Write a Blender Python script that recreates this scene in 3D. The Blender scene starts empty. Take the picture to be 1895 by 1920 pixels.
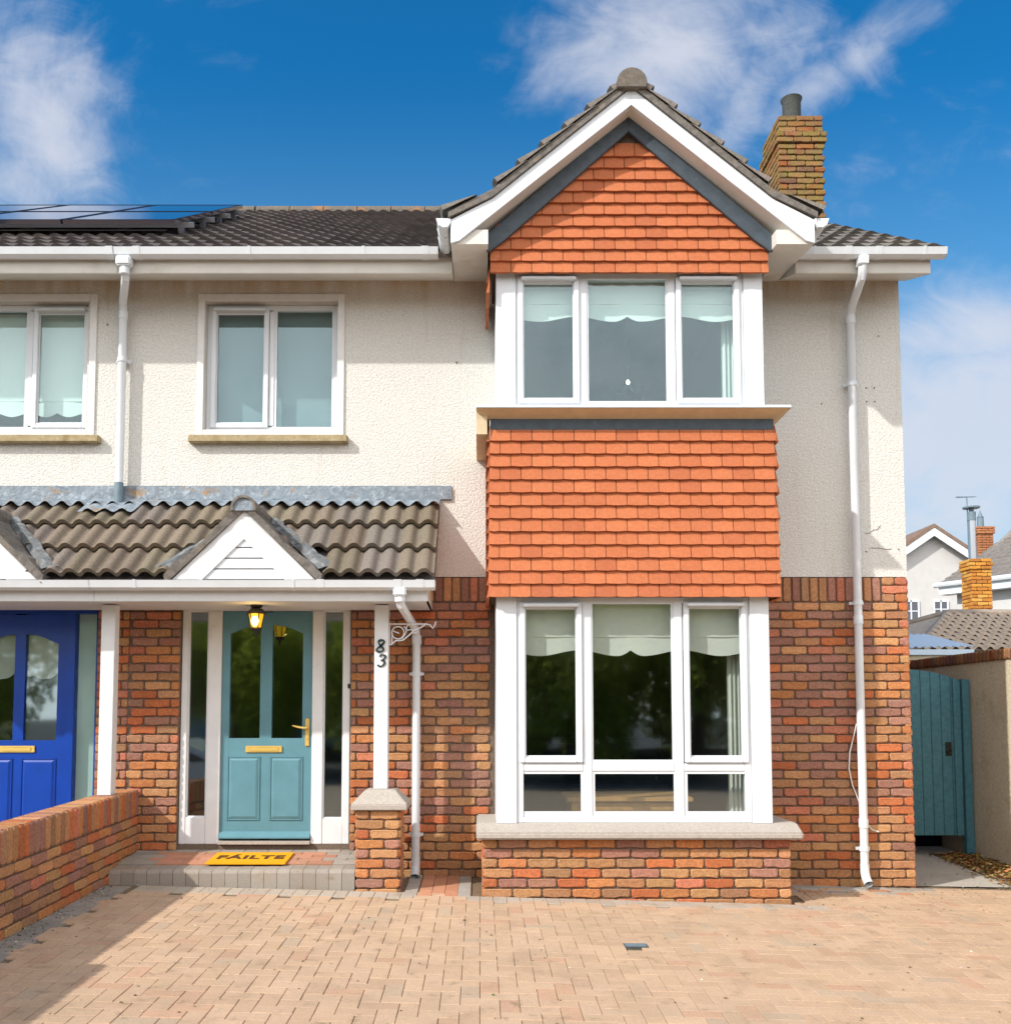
import bpy, bmesh, math, random
from mathutils import Matrix, Vector, noise
R = random.Random(7)
S = bpy.context.scene
COL = S.collection
# ------------------------------------------------------------------ camera, light, world
FPX, PPX, PPY, CAMD, CAMH = 1834.0, 900.0, 1217.0, 8.3, 1.43
PITCH = math.atan(FPX / 27000.0)
cam = bpy.data.cameras.new('camera'); camo = bpy.data.objects.new('camera', cam); COL.objects.link(camo)
camo.location = (0, -CAMD, CAMH); camo.rotation_euler = (math.pi / 2 + PITCH, 0, 0)
cam.sensor_fit = 'AUTO'; cam.sensor_width = 36.0; cam.lens = 36.0 * FPX / 1920.0
cam.shift_x = (947.5 - PPX) / 1920.0; cam.shift_y = (PPY - 960.0) / 1920.0
cam.clip_start = 0.05; cam.clip_end = 3000
S.camera = camo
S.view_settings.view_transform = 'Standard'; S.view_settings.look = 'None'
S.view_settings.gamma = 1.0; S.view_settings.use_curve_mapping = False
S.view_settings.exposure = 0.78
S.render.engine = 'CYCLES'
S.cycles.use_denoising = True
S.cycles.max_bounces = 7; S.cycles.diffuse_bounces = 3; S.cycles.glossy_bounces = 3; S.cycles.transparent_max_bounces = 10
S.cycles.caustics_reflective = False; S.cycles.caustics_refractive = False
SUNV = Vector((1.08, 0.80, -1.0)).normalized()          # the way the light travels
sun = bpy.data.lights.new('sun', 'SUN'); sun.energy = 2.6; sun.angle = math.radians(0.9); sun.color = (1.0, 0.955, 0.885)
suno = bpy.data.objects.new('sun', sun); COL.objects.link(suno)
suno.rotation_euler = SUNV.to_track_quat('-Z', 'Y').to_euler(); suno.location = (-8, -10, 12)

def build_world():
    w = bpy.data.worlds.new('World'); S.world = w; w.use_nodes = True
    nt = w.node_tree; nt.nodes.clear(); L = nt.links.new
    def nd(t, **k):
        n = nt.nodes.new(t)
        for a, b in k.items(): setattr(n, a, b)
        return n
    def M(op, a, b=None, c=None):
        n = nd('ShaderNodeMath', operation=op)
        for i, v in enumerate((a, b, c)):
            if v is None: continue
            if isinstance(v, (int, float)): n.inputs[i].default_value = v
            else: L(v, n.inputs[i])
        return n.outputs[0]
    def smooth(v, a, b):
        n = nd('ShaderNodeMapRange', interpolation_type='SMOOTHSTEP')
        L(v, n.inputs[0]); n.inputs[1].default_value = a; n.inputs[2].default_value = b
        return n.outputs[0]
    out = nd('ShaderNodeOutputWorld'); bg = nd('ShaderNodeBackground'); L(bg.outputs[0], out.inputs[0])
    sky = nd('ShaderNodeTexSky', sky_type='NISHITA'); sky.sun_disc = False
    sky.sun_elevation = math.asin(-SUNV.z); sky.sun_rotation = math.atan2(-SUNV.x, -SUNV.y)
    sky.air_density = 1.0; sky.dust_density = 0.4; sky.ozone_density = 2.5
    tc = nd('ShaderNodeTexCoord'); sep = nd('ShaderNodeSeparateXYZ'); L(tc.outputs['Generated'], sep.inputs[0])
    ay = M('ADD', M('ABSOLUTE', sep.outputs[1]), 0.12)
    u = M('DIVIDE', sep.outputs[0], ay); v = M('DIVIDE', sep.outputs[2], ay)
    # domain warp for ragged, wispy edges
    cm = nd('ShaderNodeCombineXYZ'); L(u, cm.inputs[0]); L(v, cm.inputs[1]); L(sep.outputs[1], cm.inputs[2])
    def fbm(scale, detail, rough, stretch=(1, 1, 1), rot=0.0, dist=0.0):
        mp = nd('ShaderNodeMapping'); mp.inputs['Scale'].default_value = stretch; mp.inputs['Rotation'].default_value = (0, 0, rot)
        L(cm.outputs[0], mp.inputs[0]); n = nd('ShaderNodeTexNoise'); n.inputs['Scale'].default_value = scale
        n.inputs['Detail'].default_value = detail; n.inputs['Roughness'].default_value = rough; n.inputs['Distortion'].default_value = dist
        L(mp.outputs[0], n.inputs[0]); return n.outputs[0]
    n1 = fbm(5.0, 7, 0.62, dist=0.6); n2 = fbm(11.0, 6, 0.6, (1, 1.6, 1), 0.7, 1.2); n3 = fbm(1.7, 3, 0.5)
    wisp = M('ADD', M('MULTIPLY', n1, 0.65), M('MULTIPLY', n2, 0.35))
    def uv(px, py):
        kx = (px - PPX) / FPX; k = (PPY - py) / FPX; c, s = math.cos(PITCH), math.sin(PITCH)
        y = c - k * s; a = y + 0.12 * math.sqrt(kx * kx + 1 + k * k)
        return kx / a, (s + k * c) / a
    env = None
    # cloud banks: centre, half length, half width (photo scale), tilt, weight
    for (px, py, a, b, ang, wt) in [(95, 235, 205, 105, 62, .50), (60, 345, 190, 90, 10, .34), (-60, 250, 120, 160, 0, .3),
            (1250, 85, 180, 220, 28, .50), (1190, 10, 170, 60, 10, .3), (1400, 190, 170, 60, -62, .34), (1330, 250, 150, 90, 0, .22), (1570, 130, 230, 60, -33, .36), (1460, 90, 150, 120, 0, .30),
            (1820, 800, 330, 180, 0, .80), (1800, 640, 260, 100, -8, .55), (1770, 950, 300, 120, 0, .6), (2150, 850, 350, 260, 0, .5),
            (1000, 1000, 2200, 200, 0, .25)]:
        u0, v0 = uv(px, py); t = math.radians(ang)          # tilt measured clockwise on the photo
        du = M('SUBTRACT', u, u0); dv = M('SUBTRACT', v, v0)
        p = M('SUBTRACT', M('MULTIPLY', du, math.cos(t)), M('MULTIPLY', dv, math.sin(t)))
        q = M('ADD', M('MULTIPLY', du, math.sin(t)), M('MULTIPLY', dv, math.cos(t)))
        p = M('DIVIDE', p, a / FPX); q = M('DIVIDE', q, b / FPX)
        e = M('MULTIPLY', M('POWER', 2.718, M('MULTIPLY', M('ADD', M('MULTIPLY', p, p), M('MULTIPLY', q, q)), -1.0)), wt)
        env = e if env is None else M('MAXIMUM', env, e)
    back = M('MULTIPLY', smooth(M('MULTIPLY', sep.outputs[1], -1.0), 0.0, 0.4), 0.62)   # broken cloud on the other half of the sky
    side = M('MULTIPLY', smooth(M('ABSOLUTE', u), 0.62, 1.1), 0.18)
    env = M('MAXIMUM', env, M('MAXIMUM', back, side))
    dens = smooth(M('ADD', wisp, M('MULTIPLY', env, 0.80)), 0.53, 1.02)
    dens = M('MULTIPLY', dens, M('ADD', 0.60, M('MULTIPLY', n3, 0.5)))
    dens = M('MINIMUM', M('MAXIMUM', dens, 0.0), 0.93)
    hs = nd('ShaderNodeHueSaturation'); hs.inputs['Saturation'].default_value = 1.30; hs.inputs['Value'].default_value = 1.0
    L(sky.outputs[0], hs.inputs['Color'])
    tint = nd('ShaderNodeMix', data_type='RGBA', blend_type='MULTIPLY'); tint.inputs[0].default_value = 1.0
    L(hs.outputs[0], tint.inputs[6]); tint.inputs[7].default_value = (0.14, 0.60, 0.66, 1)
    hz = nd('ShaderNodeMix', data_type='RGBA'); L(M('MULTIPLY', M('SUBTRACT', 1.0, smooth(v, 0.02, 0.62)), 0.72), hz.inputs[0]); L(tint.outputs[2], hz.inputs[6]); hz.inputs[7].default_value = (1.55, 2.35, 2.85, 1)
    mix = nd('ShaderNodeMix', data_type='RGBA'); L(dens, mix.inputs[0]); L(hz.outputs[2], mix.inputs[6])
    cc = nd('ShaderNodeMix', data_type='RGBA'); L(smooth(M('MULTIPLY', sep.outputs[1], -1.0), -0.15, 0.5), cc.inputs[0])   # unseen sunward cloud, brightened to throw fill light into the shade
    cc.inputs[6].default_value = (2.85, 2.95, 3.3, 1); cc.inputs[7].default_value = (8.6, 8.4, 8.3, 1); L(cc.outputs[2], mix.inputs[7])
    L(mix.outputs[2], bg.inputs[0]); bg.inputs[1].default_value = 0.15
build_world()

# ------------------------------------------------------------------ helpers
WM = {}
def setp(o, p):
    if p is not None:
        o.parent = p; o.matrix_parent_inverse = WM[p.name].inverted()
def tag(o, label=None, cat=None, group=None, kind=None):
    if label: o['label'] = label
    if cat: o['category'] = cat
    if group: o['group'] = group
    if kind: o['kind'] = kind
    return o
def thing(name, loc, label, cat, group=None):
    o = bpy.data.objects.new(name, None); COL.objects.link(o); o.location = loc; o.empty_display_size = 0.2
    WM[o.name] = Matrix.Translation(loc); return tag(o, label, cat, group)
def link(name, me, parent=None, M=None, color=None):
    o = bpy.data.objects.new(name, me); COL.objects.link(o)
    if M is not None: o.matrix_basis = M
    WM[o.name] = M.copy() if M is not None else Matrix.Identity(4)
    if color: o.color = (*color, 1)
    setp(o, parent); return o

class MB:
    def __init__(s): s.v = []; s.f = []; s.mi = []; s.m = 0
    def add(s, vs, fs):
        b = len(s.v); s.v += [tuple(v) for v in vs]; s.f += [tuple(b + i for i in f) for f in fs]; s.mi += [s.m] * len(fs); return s
    def box(s, x0, x1, y0, y1, z0, z1, M=None):
        vs = [Vector(p) for p in ((x0,y0,z0),(x1,y0,z0),(x1,y1,z0),(x0,y1,z0),(x0,y0,z1),(x1,y0,z1),(x1,y1,z1),(x0,y1,z1))]
        if M: vs = [M @ v for v in vs]
        return s.add(vs, [(0,3,2,1),(4,5,6,7),(0,1,5,4),(1,2,6,5),(2,3,7,6),(3,0,4,7)])
    def quad(s, *p): return s.add(p, [tuple(range(len(p)))])
    def prism(s, poly, y0, y1, axis='y'):
        """poly in (x,z), extruded along y (or poly in (y,z) extruded along x, or (x,y) along z)"""
        n = len(poly)
        def P(a, b, t): return (a, t, b) if axis == 'y' else ((t, a, b) if axis == 'x' else (a, b, t))
        vs = [P(a, b, y0) for a, b in poly] + [P(a, b, y1) for a, b in poly]
        return s.add(vs, [tuple(range(n)), tuple(range(2 * n - 1, n - 1, -1))] + [(i, i + n, (i + 1) % n + n, (i + 1) % n) for i in range(n)])
    def tube(s, pts, r, n=12, caps=True):
        pts = [Vector(p) for p in pts]; rs = r if isinstance(r, (list, tuple)) else [r] * len(pts)
        b = len(s.v); prev = None
        for i, p in enumerate(pts):
            d = (pts[min(i + 1, len(pts) - 1)] - pts[max(i - 1, 0)]).normalized()
            if prev is None:
                a = Vector((0, 0, 1)) if abs(d.z) < .9 else Vector((0, 1, 0)); a = (a - d * a.dot(d)).normalized()
            else: a = (prev - d * prev.dot(d)).normalized()
            prev = a; c = d.cross(a)
            for k in range(n):
                t = 2 * math.pi * k / n; q = p + (a * math.cos(t) + c * math.sin(t)) * rs[i]; s.v.append(tuple(q))
        for i in range(len(pts) - 1):
            for k in range(n):
                k2 = (k + 1) % n; s.f.append((b + i*n + k, b + i*n + k2, b + (i+1)*n + k2, b + (i+1)*n + k)); s.mi.append(s.m)
        if caps:
            s.f.append(tuple(b + k for k in range(n - 1, -1, -1))); s.f.append(tuple(b + (len(pts)-1)*n + k for k in range(n))); s.mi += [s.m, s.m]
        return s
    def lathe(s, prof, cx, cy, n=24):
        b = len(s.v)
        for r, z in prof:
            for k in range(n):
                t = 2 * math.pi * k / n; s.v.append((cx + r * math.cos(t), cy + r * math.sin(t), z))
        for i in range(len(prof) - 1):
            for k in range(n):
                k2 = (k + 1) % n; s.f.append((b + i*n + k, b + i*n + k2, b + (i+1)*n + k2, b + (i+1)*n + k)); s.mi.append(s.m)
        return s
    def mesh(s, name, mats, bevel=0.0, smooth=False, fix=True):
        me = bpy.data.meshes.new(name); me.from_pydata(s.v, [], s.f)
        for m in (mats if isinstance(mats, (list, tuple)) else [mats]): me.materials.append(m)
        me.polygons.foreach_set('material_index', s.mi)
        bm = bmesh.new(); bm.from_mesh(me)
        if fix: bmesh.ops.recalc_face_normals(bm, faces=bm.faces)
        if bevel: bmesh.ops.bevel(bm, geom=bm.edges[:], offset=bevel, segments=2, affect='EDGES', clamp_overlap=True)
        bm.to_mesh(me); bm.free()
        if smooth: me.polygons.foreach_set('use_smooth', [True] * len(me.polygons))
        me.update(); return me
    def build(s, name, mats, parent=None, bevel=0.0, smooth=False, fix=True, **tags):
        o = link(name, s.mesh(name, mats, bevel, smooth, fix), parent)
        if smooth:
            try: o.data.set_sharp_from_angle(angle=math.radians(40))
            except Exception: pass
        return tag(o, **tags)

def proj(p):
    D = p[1] + CAMD; h = p[2] - CAMH; c, s = math.cos(PITCH), math.sin(PITCH)
    df = D * c + h * s
    if df < .1: return None
    return PPX + FPX * p[0] / df, PPY - FPX * (-D * s + h * c) / df, df

# ------------------------------------------------------------------ materials
def mat(name, color=(.5, .5, .5), rough=.6, src='flat', var=.15, grain=60., bump=.3, bdist=.004, spec=.3, stains=None, metal=0., extra=None, coat=0., bscale=None, bdetail=5):
    m = bpy.data.materials.new(name); m.use_nodes = True; nt = m.node_tree; L = nt.links.new
    b = nt.nodes['Principled BSDF']; b.inputs['Roughness'].default_value = rough
    b.inputs['Specular IOR Level'].default_value = spec; b.inputs['Metallic'].default_value = metal
    b.inputs['Coat Weight'].default_value = coat
    tc = nt.nodes.new('ShaderNodeTexCoord'); geo = nt.nodes.new('ShaderNodeNewGeometry')
    if src == 'object':
        c = nt.nodes.new('ShaderNodeObjectInfo'); base = c.outputs['Color']
    elif src == 'attr':
        c = nt.nodes.new('ShaderNodeAttribute'); c.attribute_name = 'Col'; base = c.outputs['Color']
    else:
        c = nt.nodes.new('ShaderNodeRGB'); c.outputs[0].default_value = (*color, 1); base = c.outputs[0]
    def noisen(scale, detail=5, rgh=.6):
        n = nt.nodes.new('ShaderNodeTexNoise'); n.inputs['Scale'].default_value = scale; n.inputs['Detail'].default_value = detail
        n.inputs['Roughness'].default_value = rgh; L(geo.outputs['Position'], n.inputs[0]); return n.outputs[0]
    def mr(v, a, b2, c2, d):
        n = nt.nodes.new('ShaderNodeMapRange'); L(v, n.inputs[0])
        for i, x in enumerate((a, b2, c2, d)): n.inputs[i + 1].default_value = x
        return n.outputs[0]
    def mix(f, a, bb, bt='MIX'):
        n = nt.nodes.new('ShaderNodeMix'); n.data_type = 'RGBA'; n.blend_type = bt
        for i, x in ((0, f), (6, a), (7, bb)):
            if isinstance(x, (int, float)): n.inputs[i].default_value = x
            elif isinstance(x, tuple): n.inputs[i].default_value = (*x, 1)
            else: L(x, n.inputs[i])
        return n.outputs[2]
    col = base
    if var:
        g = mr(noisen(grain), .3, .7, 1 - var, 1 + var)
        comb = nt.nodes.new('ShaderNodeCombineColor'); [L(g, comb.inputs[i]) for i in range(3)]
        col = mix(1.0, col, comb.outputs[0], 'MULTIPLY')
    for st in (stains or []):          # (scale, lo, hi, colour, strength)
        f = mr(noisen(st[0], 6, .65), st[1], st[2], 0, st[4]); col = mix(f, col, st[3])
    if extra: col = extra(nt, L, geo, mr, mix, noisen, col)
    L(col, b.inputs['Base Color'])
    if bump:
        n = noisen(bscale or grain, bdetail, .6); bp = nt.nodes.new('ShaderNodeBump'); bp.inputs['Strength'].default_value = bump
        bp.inputs['Distance'].default_value = bdist; L(n, bp.inputs['Height']); L(bp.outputs[0], b.inputs['Normal'])
    return m

def glass_mat(name, tint=(.80, .88, .88), refl=.10, rough=.0):
    m = bpy.data.materials.new(name); m.use_nodes = True; nt = m.node_tree; nt.nodes.clear(); L = nt.links.new
    o = nt.nodes.new('ShaderNodeOutputMaterial'); mx = nt.nodes.new('ShaderNodeMixShader')
    t = nt.nodes.new('ShaderNodeBsdfTransparent'); t.inputs[0].default_value = (*tint, 1)
    g = nt.nodes.new('ShaderNodeBsdfGlossy'); g.inputs['Roughness'].default_value = rough; g.inputs[0].default_value = (.80, .95, 1., 1)
    fr = nt.nodes.new('ShaderNodeLayerWeight'); fr.inputs[0].default_value = .5
    pw = nt.nodes.new('ShaderNodeMath'); pw.operation = 'POWER'; L(fr.outputs['Facing'], pw.inputs[0]); pw.inputs[1].default_value = 5
    a = nt.nodes.new('ShaderNodeMath'); a.operation = 'MULTIPLY_ADD'; a.use_clamp = True; L(pw.outputs[0], a.inputs[0]); a.inputs[1].default_value = .9; a.inputs[2].default_value = refl
    n = nt.nodes.new('ShaderNodeTexNoise'); n.inputs['Scale'].default_value = 1.3; n.inputs['Detail'].default_value = 1
    geo = nt.nodes.new('ShaderNodeNewGeometry'); L(geo.outputs['Position'], n.inputs[0])
    bp = nt.nodes.new('ShaderNodeBump'); bp.inputs['Strength'].default_value = .25; bp.inputs['Distance'].default_value = .004
    L(n.outputs[0], bp.inputs['Height']); L(bp.outputs[0], g.inputs['Normal'])
    L(a.outputs[0], mx.inputs[0]); L(t.outputs[0], mx.inputs[1]); L(g.outputs[0], mx.inputs[2]); L(mx.outputs[0], o.inputs[0])
    return m
def emis(name, color, strength):
    m = bpy.data.materials.new(name); m.use_nodes = True; b = m.node_tree.nodes['Principled BSDF']
    b.inputs['Base Color'].default_value = (*color, 1); b.inputs['Emission Color'].default_value = (*color, 1); b.inputs['Emission Strength'].default_value = strength
    return m

def dash_extra(nt, L, geo, mr, mix, noisen, col):
    # washed-down dirt and painted shade just below the eaves and faint vertical streaks, small dark pock marks
    sep = nt.nodes.new('ShaderNodeSeparateXYZ'); L(geo.outputs['Position'], sep.inputs[0])
    mp = nt.nodes.new('ShaderNodeMapping'); mp.inputs['Scale'].default_value = (9, 9, .9); L(geo.outputs['Position'], mp.inputs[0])
    n = nt.nodes.new('ShaderNodeTexNoise'); n.inputs['Scale'].default_value = 1.0; n.inputs['Detail'].default_value = 6; L(mp.outputs[0], n.inputs[0])
    a = mr(sep.outputs[2], 4.95, 5.22, 0, 1); m = nt.nodes.new('ShaderNodeMath'); m.operation = 'MULTIPLY'; L(a, m.inputs[0]); L(mr(n.outputs[0], .3, .7, .2, .9), m.inputs[1])
    col = mix(m.outputs[0], col, (.42, .26, .10))
    col = mix(mr(n.outputs[0], .58, .8, 0, .35), col, (.50, .42, .32))
    v = nt.nodes.new('ShaderNodeTexVoronoi'); v.inputs['Scale'].default_value = 2.6; L(geo.outputs['Position'], v.inputs[0])
    col = mix(mr(v.outputs['Distance'], .02, .035, .8, 0), col, (.12, .10, .08))
    v = nt.nodes.new('ShaderNodeTexVoronoi'); v.inputs['Scale'].default_value = 30; L(geo.outputs['Position'], v.inputs[0])
    return mix(mr(v.outputs['Distance'], .08, .2, .30, 0), col, (.36, .30, .22))

MT = {}
MT['dash'] = mat('pebbledash_render', (.665, .65, .61), .95, var=.16, grain=60, bump=.85, bdist=.013, spec=.1, bscale=62, bdetail=2, extra=dash_extra)
MT['plaster'] = mat('smooth_white_plaster', (.74, .73, .71), .8, var=.05, grain=15, bump=.2, bdist=.003)
MT['white'] = mat('white_upvc', (.70, .735, .77), .36, var=.03, grain=5, bump=.05, bdist=.001, spec=.4, stains=[(2.6, .52, .8, (.50, .50, .47), .30), (30, .70, .78, (.35, .34, .30), .35)])
MT['wood_white'] = mat('white_painted_timber', (.73, .74, .75), .5, var=.04, grain=9, bump=.15, bdist=.002, stains=[(14, .62, .75, (.42, .38, .32), .35)])
MT['fascia'] = mat('off_white_fascia', (.68, .66, .61), .5, var=.05, grain=5, bump=.08, bdist=.002, stains=[(3.5, .55, .8, (.45, .36, .24), .5)])
MT['brick'] = mat('brick_face', rough=.9, src='object', var=.28, grain=70, bump=.7, bdist=.005, spec=.15, stains=[(26, .64, .78, (.10, .07, .055), .5), (9, .6, .8, (.5, .38, .27), .18)])
MT['brick_mass'] = mat('brick_face_mass', rough=.9, src='attr', var=.28, grain=70, bump=.7, bdist=.005, spec=.15, stains=[(26, .64, .78, (.10, .07, .055), .5), (9, .6, .8, (.5, .38, .27), .18)])
MT['chim_brick'] = mat('lichened_brick', rough=.95, src='object', var=.3, grain=50, bump=.7, bdist=.006, spec=.1, stains=[(7, .42, .66, (.22, .19, .055), .85), (30, .6, .75, (.05, .05, .04), .6)])
MT['mortar'] = mat('mortar', (.17, .125, .097), .95, var=.25, grain=60, bump=.8, bdist=.004, spec=.1)
MT['paver'] = mat('block_paver', rough=.9, src='object', var=.14, grain=90, bump=.5, bdist=.002, spec=.15, stains=[(1.6, .45, .75, (.30, .23, .155), .45), (4.5, .5, .72, (.34, .23, .155), .45), (9, .60, .74, (.14, .12, .06), .55), (24, .64, .76, (.12, .09, .06), .5), (160, .70, .74, (.8, .74, .64), .6)])
MT['paver_mass'] = mat('block_paver_mass', rough=.9, src='attr', var=.14, grain=90, bump=.5, bdist=.002, spec=.15, stains=[(1.6, .45, .75, (.30, .23, .155), .45), (4.5, .5, .72, (.34, .23, .155), .45), (9, .60, .74, (.14, .12, .06), .55), (24, .64, .76, (.12, .09, .06), .5), (160, .70, .74, (.8, .74, .64), .6)])
MT['sand'] = mat('jointing_sand', (.20, .15, .10), 1., var=.3, grain=80, bump=.6, bdist=.003, spec=.05, stains=[(3, .55, .7, (.06, .08, .03), .6)])
MT['hung'] = mat('terracotta_tile', rough=.8, src='object', var=.12, grain=45, bump=.4, bdist=.002, spec=.15, stains=[(4, .5, .8, (.36, .13, .07), .35), (40, .66, .74, (.12, .07, .05), .5)])
MT['hung_mass'] = mat('terracotta_tile_mass', rough=.75, src='attr', var=.10, grain=45, bump=.35, bdist=.002, spec=.22)
MT['rooftile'] = mat('concrete_roof_tile', rough=.9, src='object', var=.25, grain=60, bump=.5, bdist=.004, spec=.15, stains=[(13, .60, .75, (.10, .095, .07), .5), (55, .70, .76, (.5, .48, .42), .7)])
MT['ridge'] = mat('lichened_ridge_tile', (.15, .13, .11), .9, var=.25, grain=40, bump=.5, bdist=.005, spec=.15, stains=[(5, .53, .66, (.36, .17, .06), .7), (22, .6, .7, (.20, .19, .06), .6)])
MT['tilemass'] = mat('roof_tile_mass', (.145, .13, .115), .9, var=.3, grain=30, bump=.5, bdist=.005, spec=.15, stains=[(5, .58, .7, (.22, .19, .10), .5)])
MT['lead'] = mat('weathered_lead', (.20, .24, .28), .55, var=.25, grain=16, bump=.9, bdist=.012, spec=.4, bscale=20, stains=[(24, .54, .64, (.46, .52, .57), .5), (7, .58, .68, (.35, .20, .07), .8), (30, .62, .72, (.09, .09, .10), .7)])
MT['lead_dark'] = mat('dark_lead', (.055, .075, .095), .5, var=.2, grain=14, bump=.4, bdist=.006, spec=.4, stains=[(20, .6, .75, (.12, .15, .18), .5)])
MT['valley'] = mat('dirty_valley_lead', (.13, .14, .145), .7, var=.3, grain=20, bump=.9, bdist=.012, spec=.3, stains=[(15, .52, .62, (.30, .31, .32), .6), (9, .58, .68, (.12, .07, .03), .8)])
MT['verge'] = mat('verge_mortar', (.17, .155, .14), .95, var=.3, grain=22, bump=.9, bdist=.012, spec=.1, stains=[(9, .55, .7, (.28, .22, .15), .6)])
MT['stone'] = mat('concrete_sill', (.41, .365, .32), .9, var=.15, grain=60, bump=.5, bdist=.003, spec=.15, stains=[(18, .55, .75, (.27, .25, .20), .5)])
MT['sill_old'] = mat('lichened_sill', (.38, .31, .19), .95, var=.25, grain=40, bump=.7, bdist=.004, spec=.1, stains=[(10, .5, .7, (.20, .14, .05), .7)])
MT['cream'] = mat('cream_sill_underside', (.62, .50, .33), .7, var=.08, grain=12, bump=.1, bdist=.002)
MT['teal'] = mat('teal_painted_door', (.11, .255, .31), .38, var=.08, grain=6, bump=.06, bdist=.001, spec=.45)
MT['blue'] = mat('blue_painted_door', (.001, .045, .33), .30, var=.10, grain=5, bump=.06, bdist=.001, spec=.5)
MT['gate'] = mat('teal_painted_planks', (.065, .19, .24), .6, var=.18, grain=25, bump=.4, bdist=.002, spec=.3, stains=[(8, .6, .8, (.07, .14, .15), .5)])
MT['brass'] = mat('polished_brass', (.86, .60, .17), .33, var=.05, grain=30, bump=.05, metal=.45)
MT['black'] = mat('black_metal', (.012, .012, .013), .4, var=.1, bump=.1, spec=.5)
MT['number'] = mat('black_number', (.025, .04, .04), .5, var=0, bump=0)
MT['pot'] = mat('sooty_pot', (.07, .075, .07), .9, var=.3, grain=30, bump=.3)
MT['greypipe'] = mat('grey_pipe', (.16, .22, .26), .5, var=.1, grain=20, bump=.1)
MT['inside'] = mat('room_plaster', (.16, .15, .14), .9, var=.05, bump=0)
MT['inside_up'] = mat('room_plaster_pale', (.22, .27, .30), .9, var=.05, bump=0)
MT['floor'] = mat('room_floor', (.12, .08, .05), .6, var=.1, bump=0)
MT['fabric'] = mat('blind_fabric', (.84, .86, .80), .9, var=.03, grain=90, bump=.15, bdist=.001)
MT['frost'] = mat('roller_blind_fabric', (.20, .26, .28), .9, var=.03, grain=4, bump=.1, bdist=.001)
MT['net'] = mat('net_curtain', (.62, .68, .64), .9, var=.05, grain=12, bump=.2)
MT['pine'] = mat('oiled_pine', (.60, .33, .12), .5, var=.15, grain=14, bump=.1)
MT['garage_roof'] = mat('garage_roof_tiles', (.50, .40, .31), .9, var=.2, grain=14, bump=.2)
MT['brown_roof'] = mat('brown_roof_tiles', (.22, .145, .105), .9, var=.2, grain=6, bump=.2)
MT['grey_roof'] = mat('grey_roof_tiles', (.20, .175, .155), .9, var=.25, grain=8, bump=.2)
MT['sofa'] = mat('navy_fabric', (.012, .014, .04), .9, var=.1, bump=.2)
MT['mat'] = mat('golden_coir', (.78, .36, .02), 1., var=.18, grain=180, bump=.9, bdist=.004, spec=.05)
MT['mat_ink'] = mat('mat_ink', (.10, .045, .01), 1., var=.1, bump=0)
MT['concrete'] = mat('concrete_path', (.42, .385, .34), .95, var=.12, grain=40, bump=.4, bdist=.003, spec=.1, stains=[(2.5, .5, .75, (.27, .24, .19), .5)])
MT['earth'] = mat('tarmac_ground', (.10, .095, .09), .95, var=.25, grain=25, bump=.4, bdist=.006, spec=.1)
MT['garden_render'] = mat('stained_garden_render', (.64, .55, .41), .95, var=.14, grain=30, bump=.9, bdist=.010, spec=.1, bscale=45, stains=[(3, .52, .75, (.36, .25, .12), .55)])
MT['glass'] = glass_mat('window_glass', (.96, .985, .975), refl=.17, rough=.035)
MT['glass_up'] = glass_mat('window_glass_coated', (.90, .97, .97), refl=.08)
MT['glass_frost'] = glass_mat('frosted_glass', (.88, .95, .93), refl=.06, rough=.12)
MT['solar'] = mat('solar_cells', (.02, .022, .045), .06, var=.0, bump=0, spec=.9, coat=.6)
MT['alu'] = mat('aluminium', (.45, .46, .48), .35, var=.05, metal=.8, bump=.05)
MT['far_white'] = mat('far_white_render', (.56, .545, .53), .9, var=.05, grain=3, bump=.1)
MT['far_roof'] = mat('far_roof_tiles', (.32, .265, .22), .9, var=.2, grain=6, bump=.2)
MT['orange_brick'] = mat('orange_brick', rough=.95, src='object', var=.3, grain=25, bump=.6, bdist=.01, spec=.1, stains=[(5, .5, .7, (.20, .09, .02), .6)])
MT['poly'] = mat('blue_polycarbonate', (.66, .80, .94), .25, var=.05, bump=.05, spec=.5)
MT['leaf'] = mat('foliage', rough=.7, src='attr', var=.25, grain=6, bump=0, spec=.3)
_nt = MT['leaf'].node_tree; _b = _nt.nodes['Principled BSDF']; _t = _nt.nodes.new('ShaderNodeBsdfTranslucent'); _m = _nt.nodes.new('ShaderNodeMixShader'); _m.inputs[0].default_value = .5
_nt.links.new(_b.inputs['Base Color'].links[0].from_socket, _t.inputs[0]); _nt.links.new(_b.outputs[0], _m.inputs[1]); _nt.links.new(_t.outputs[0], _m.inputs[2]); _nt.links.new(_m.outputs[0], [n for n in _nt.nodes if n.type == 'OUTPUT_MATERIAL'][0].inputs[0])
MT['bark'] = mat('bark', (.10, .07, .05), .95, var=.3, grain=20, bump=.6)
MT['car'] = mat('white_car_paint', (.75, .77, .78), .2, var=0, bump=0, spec=.6, coat=.8)
MT['rubber'] = mat('black_rubber', (.02, .02, .02), .8, var=0, bump=0)
MT['litter'] = mat('dead_leaf_litter', rough=.95, src='attr', var=.3, grain=60, bump=0, spec=.1)

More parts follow.
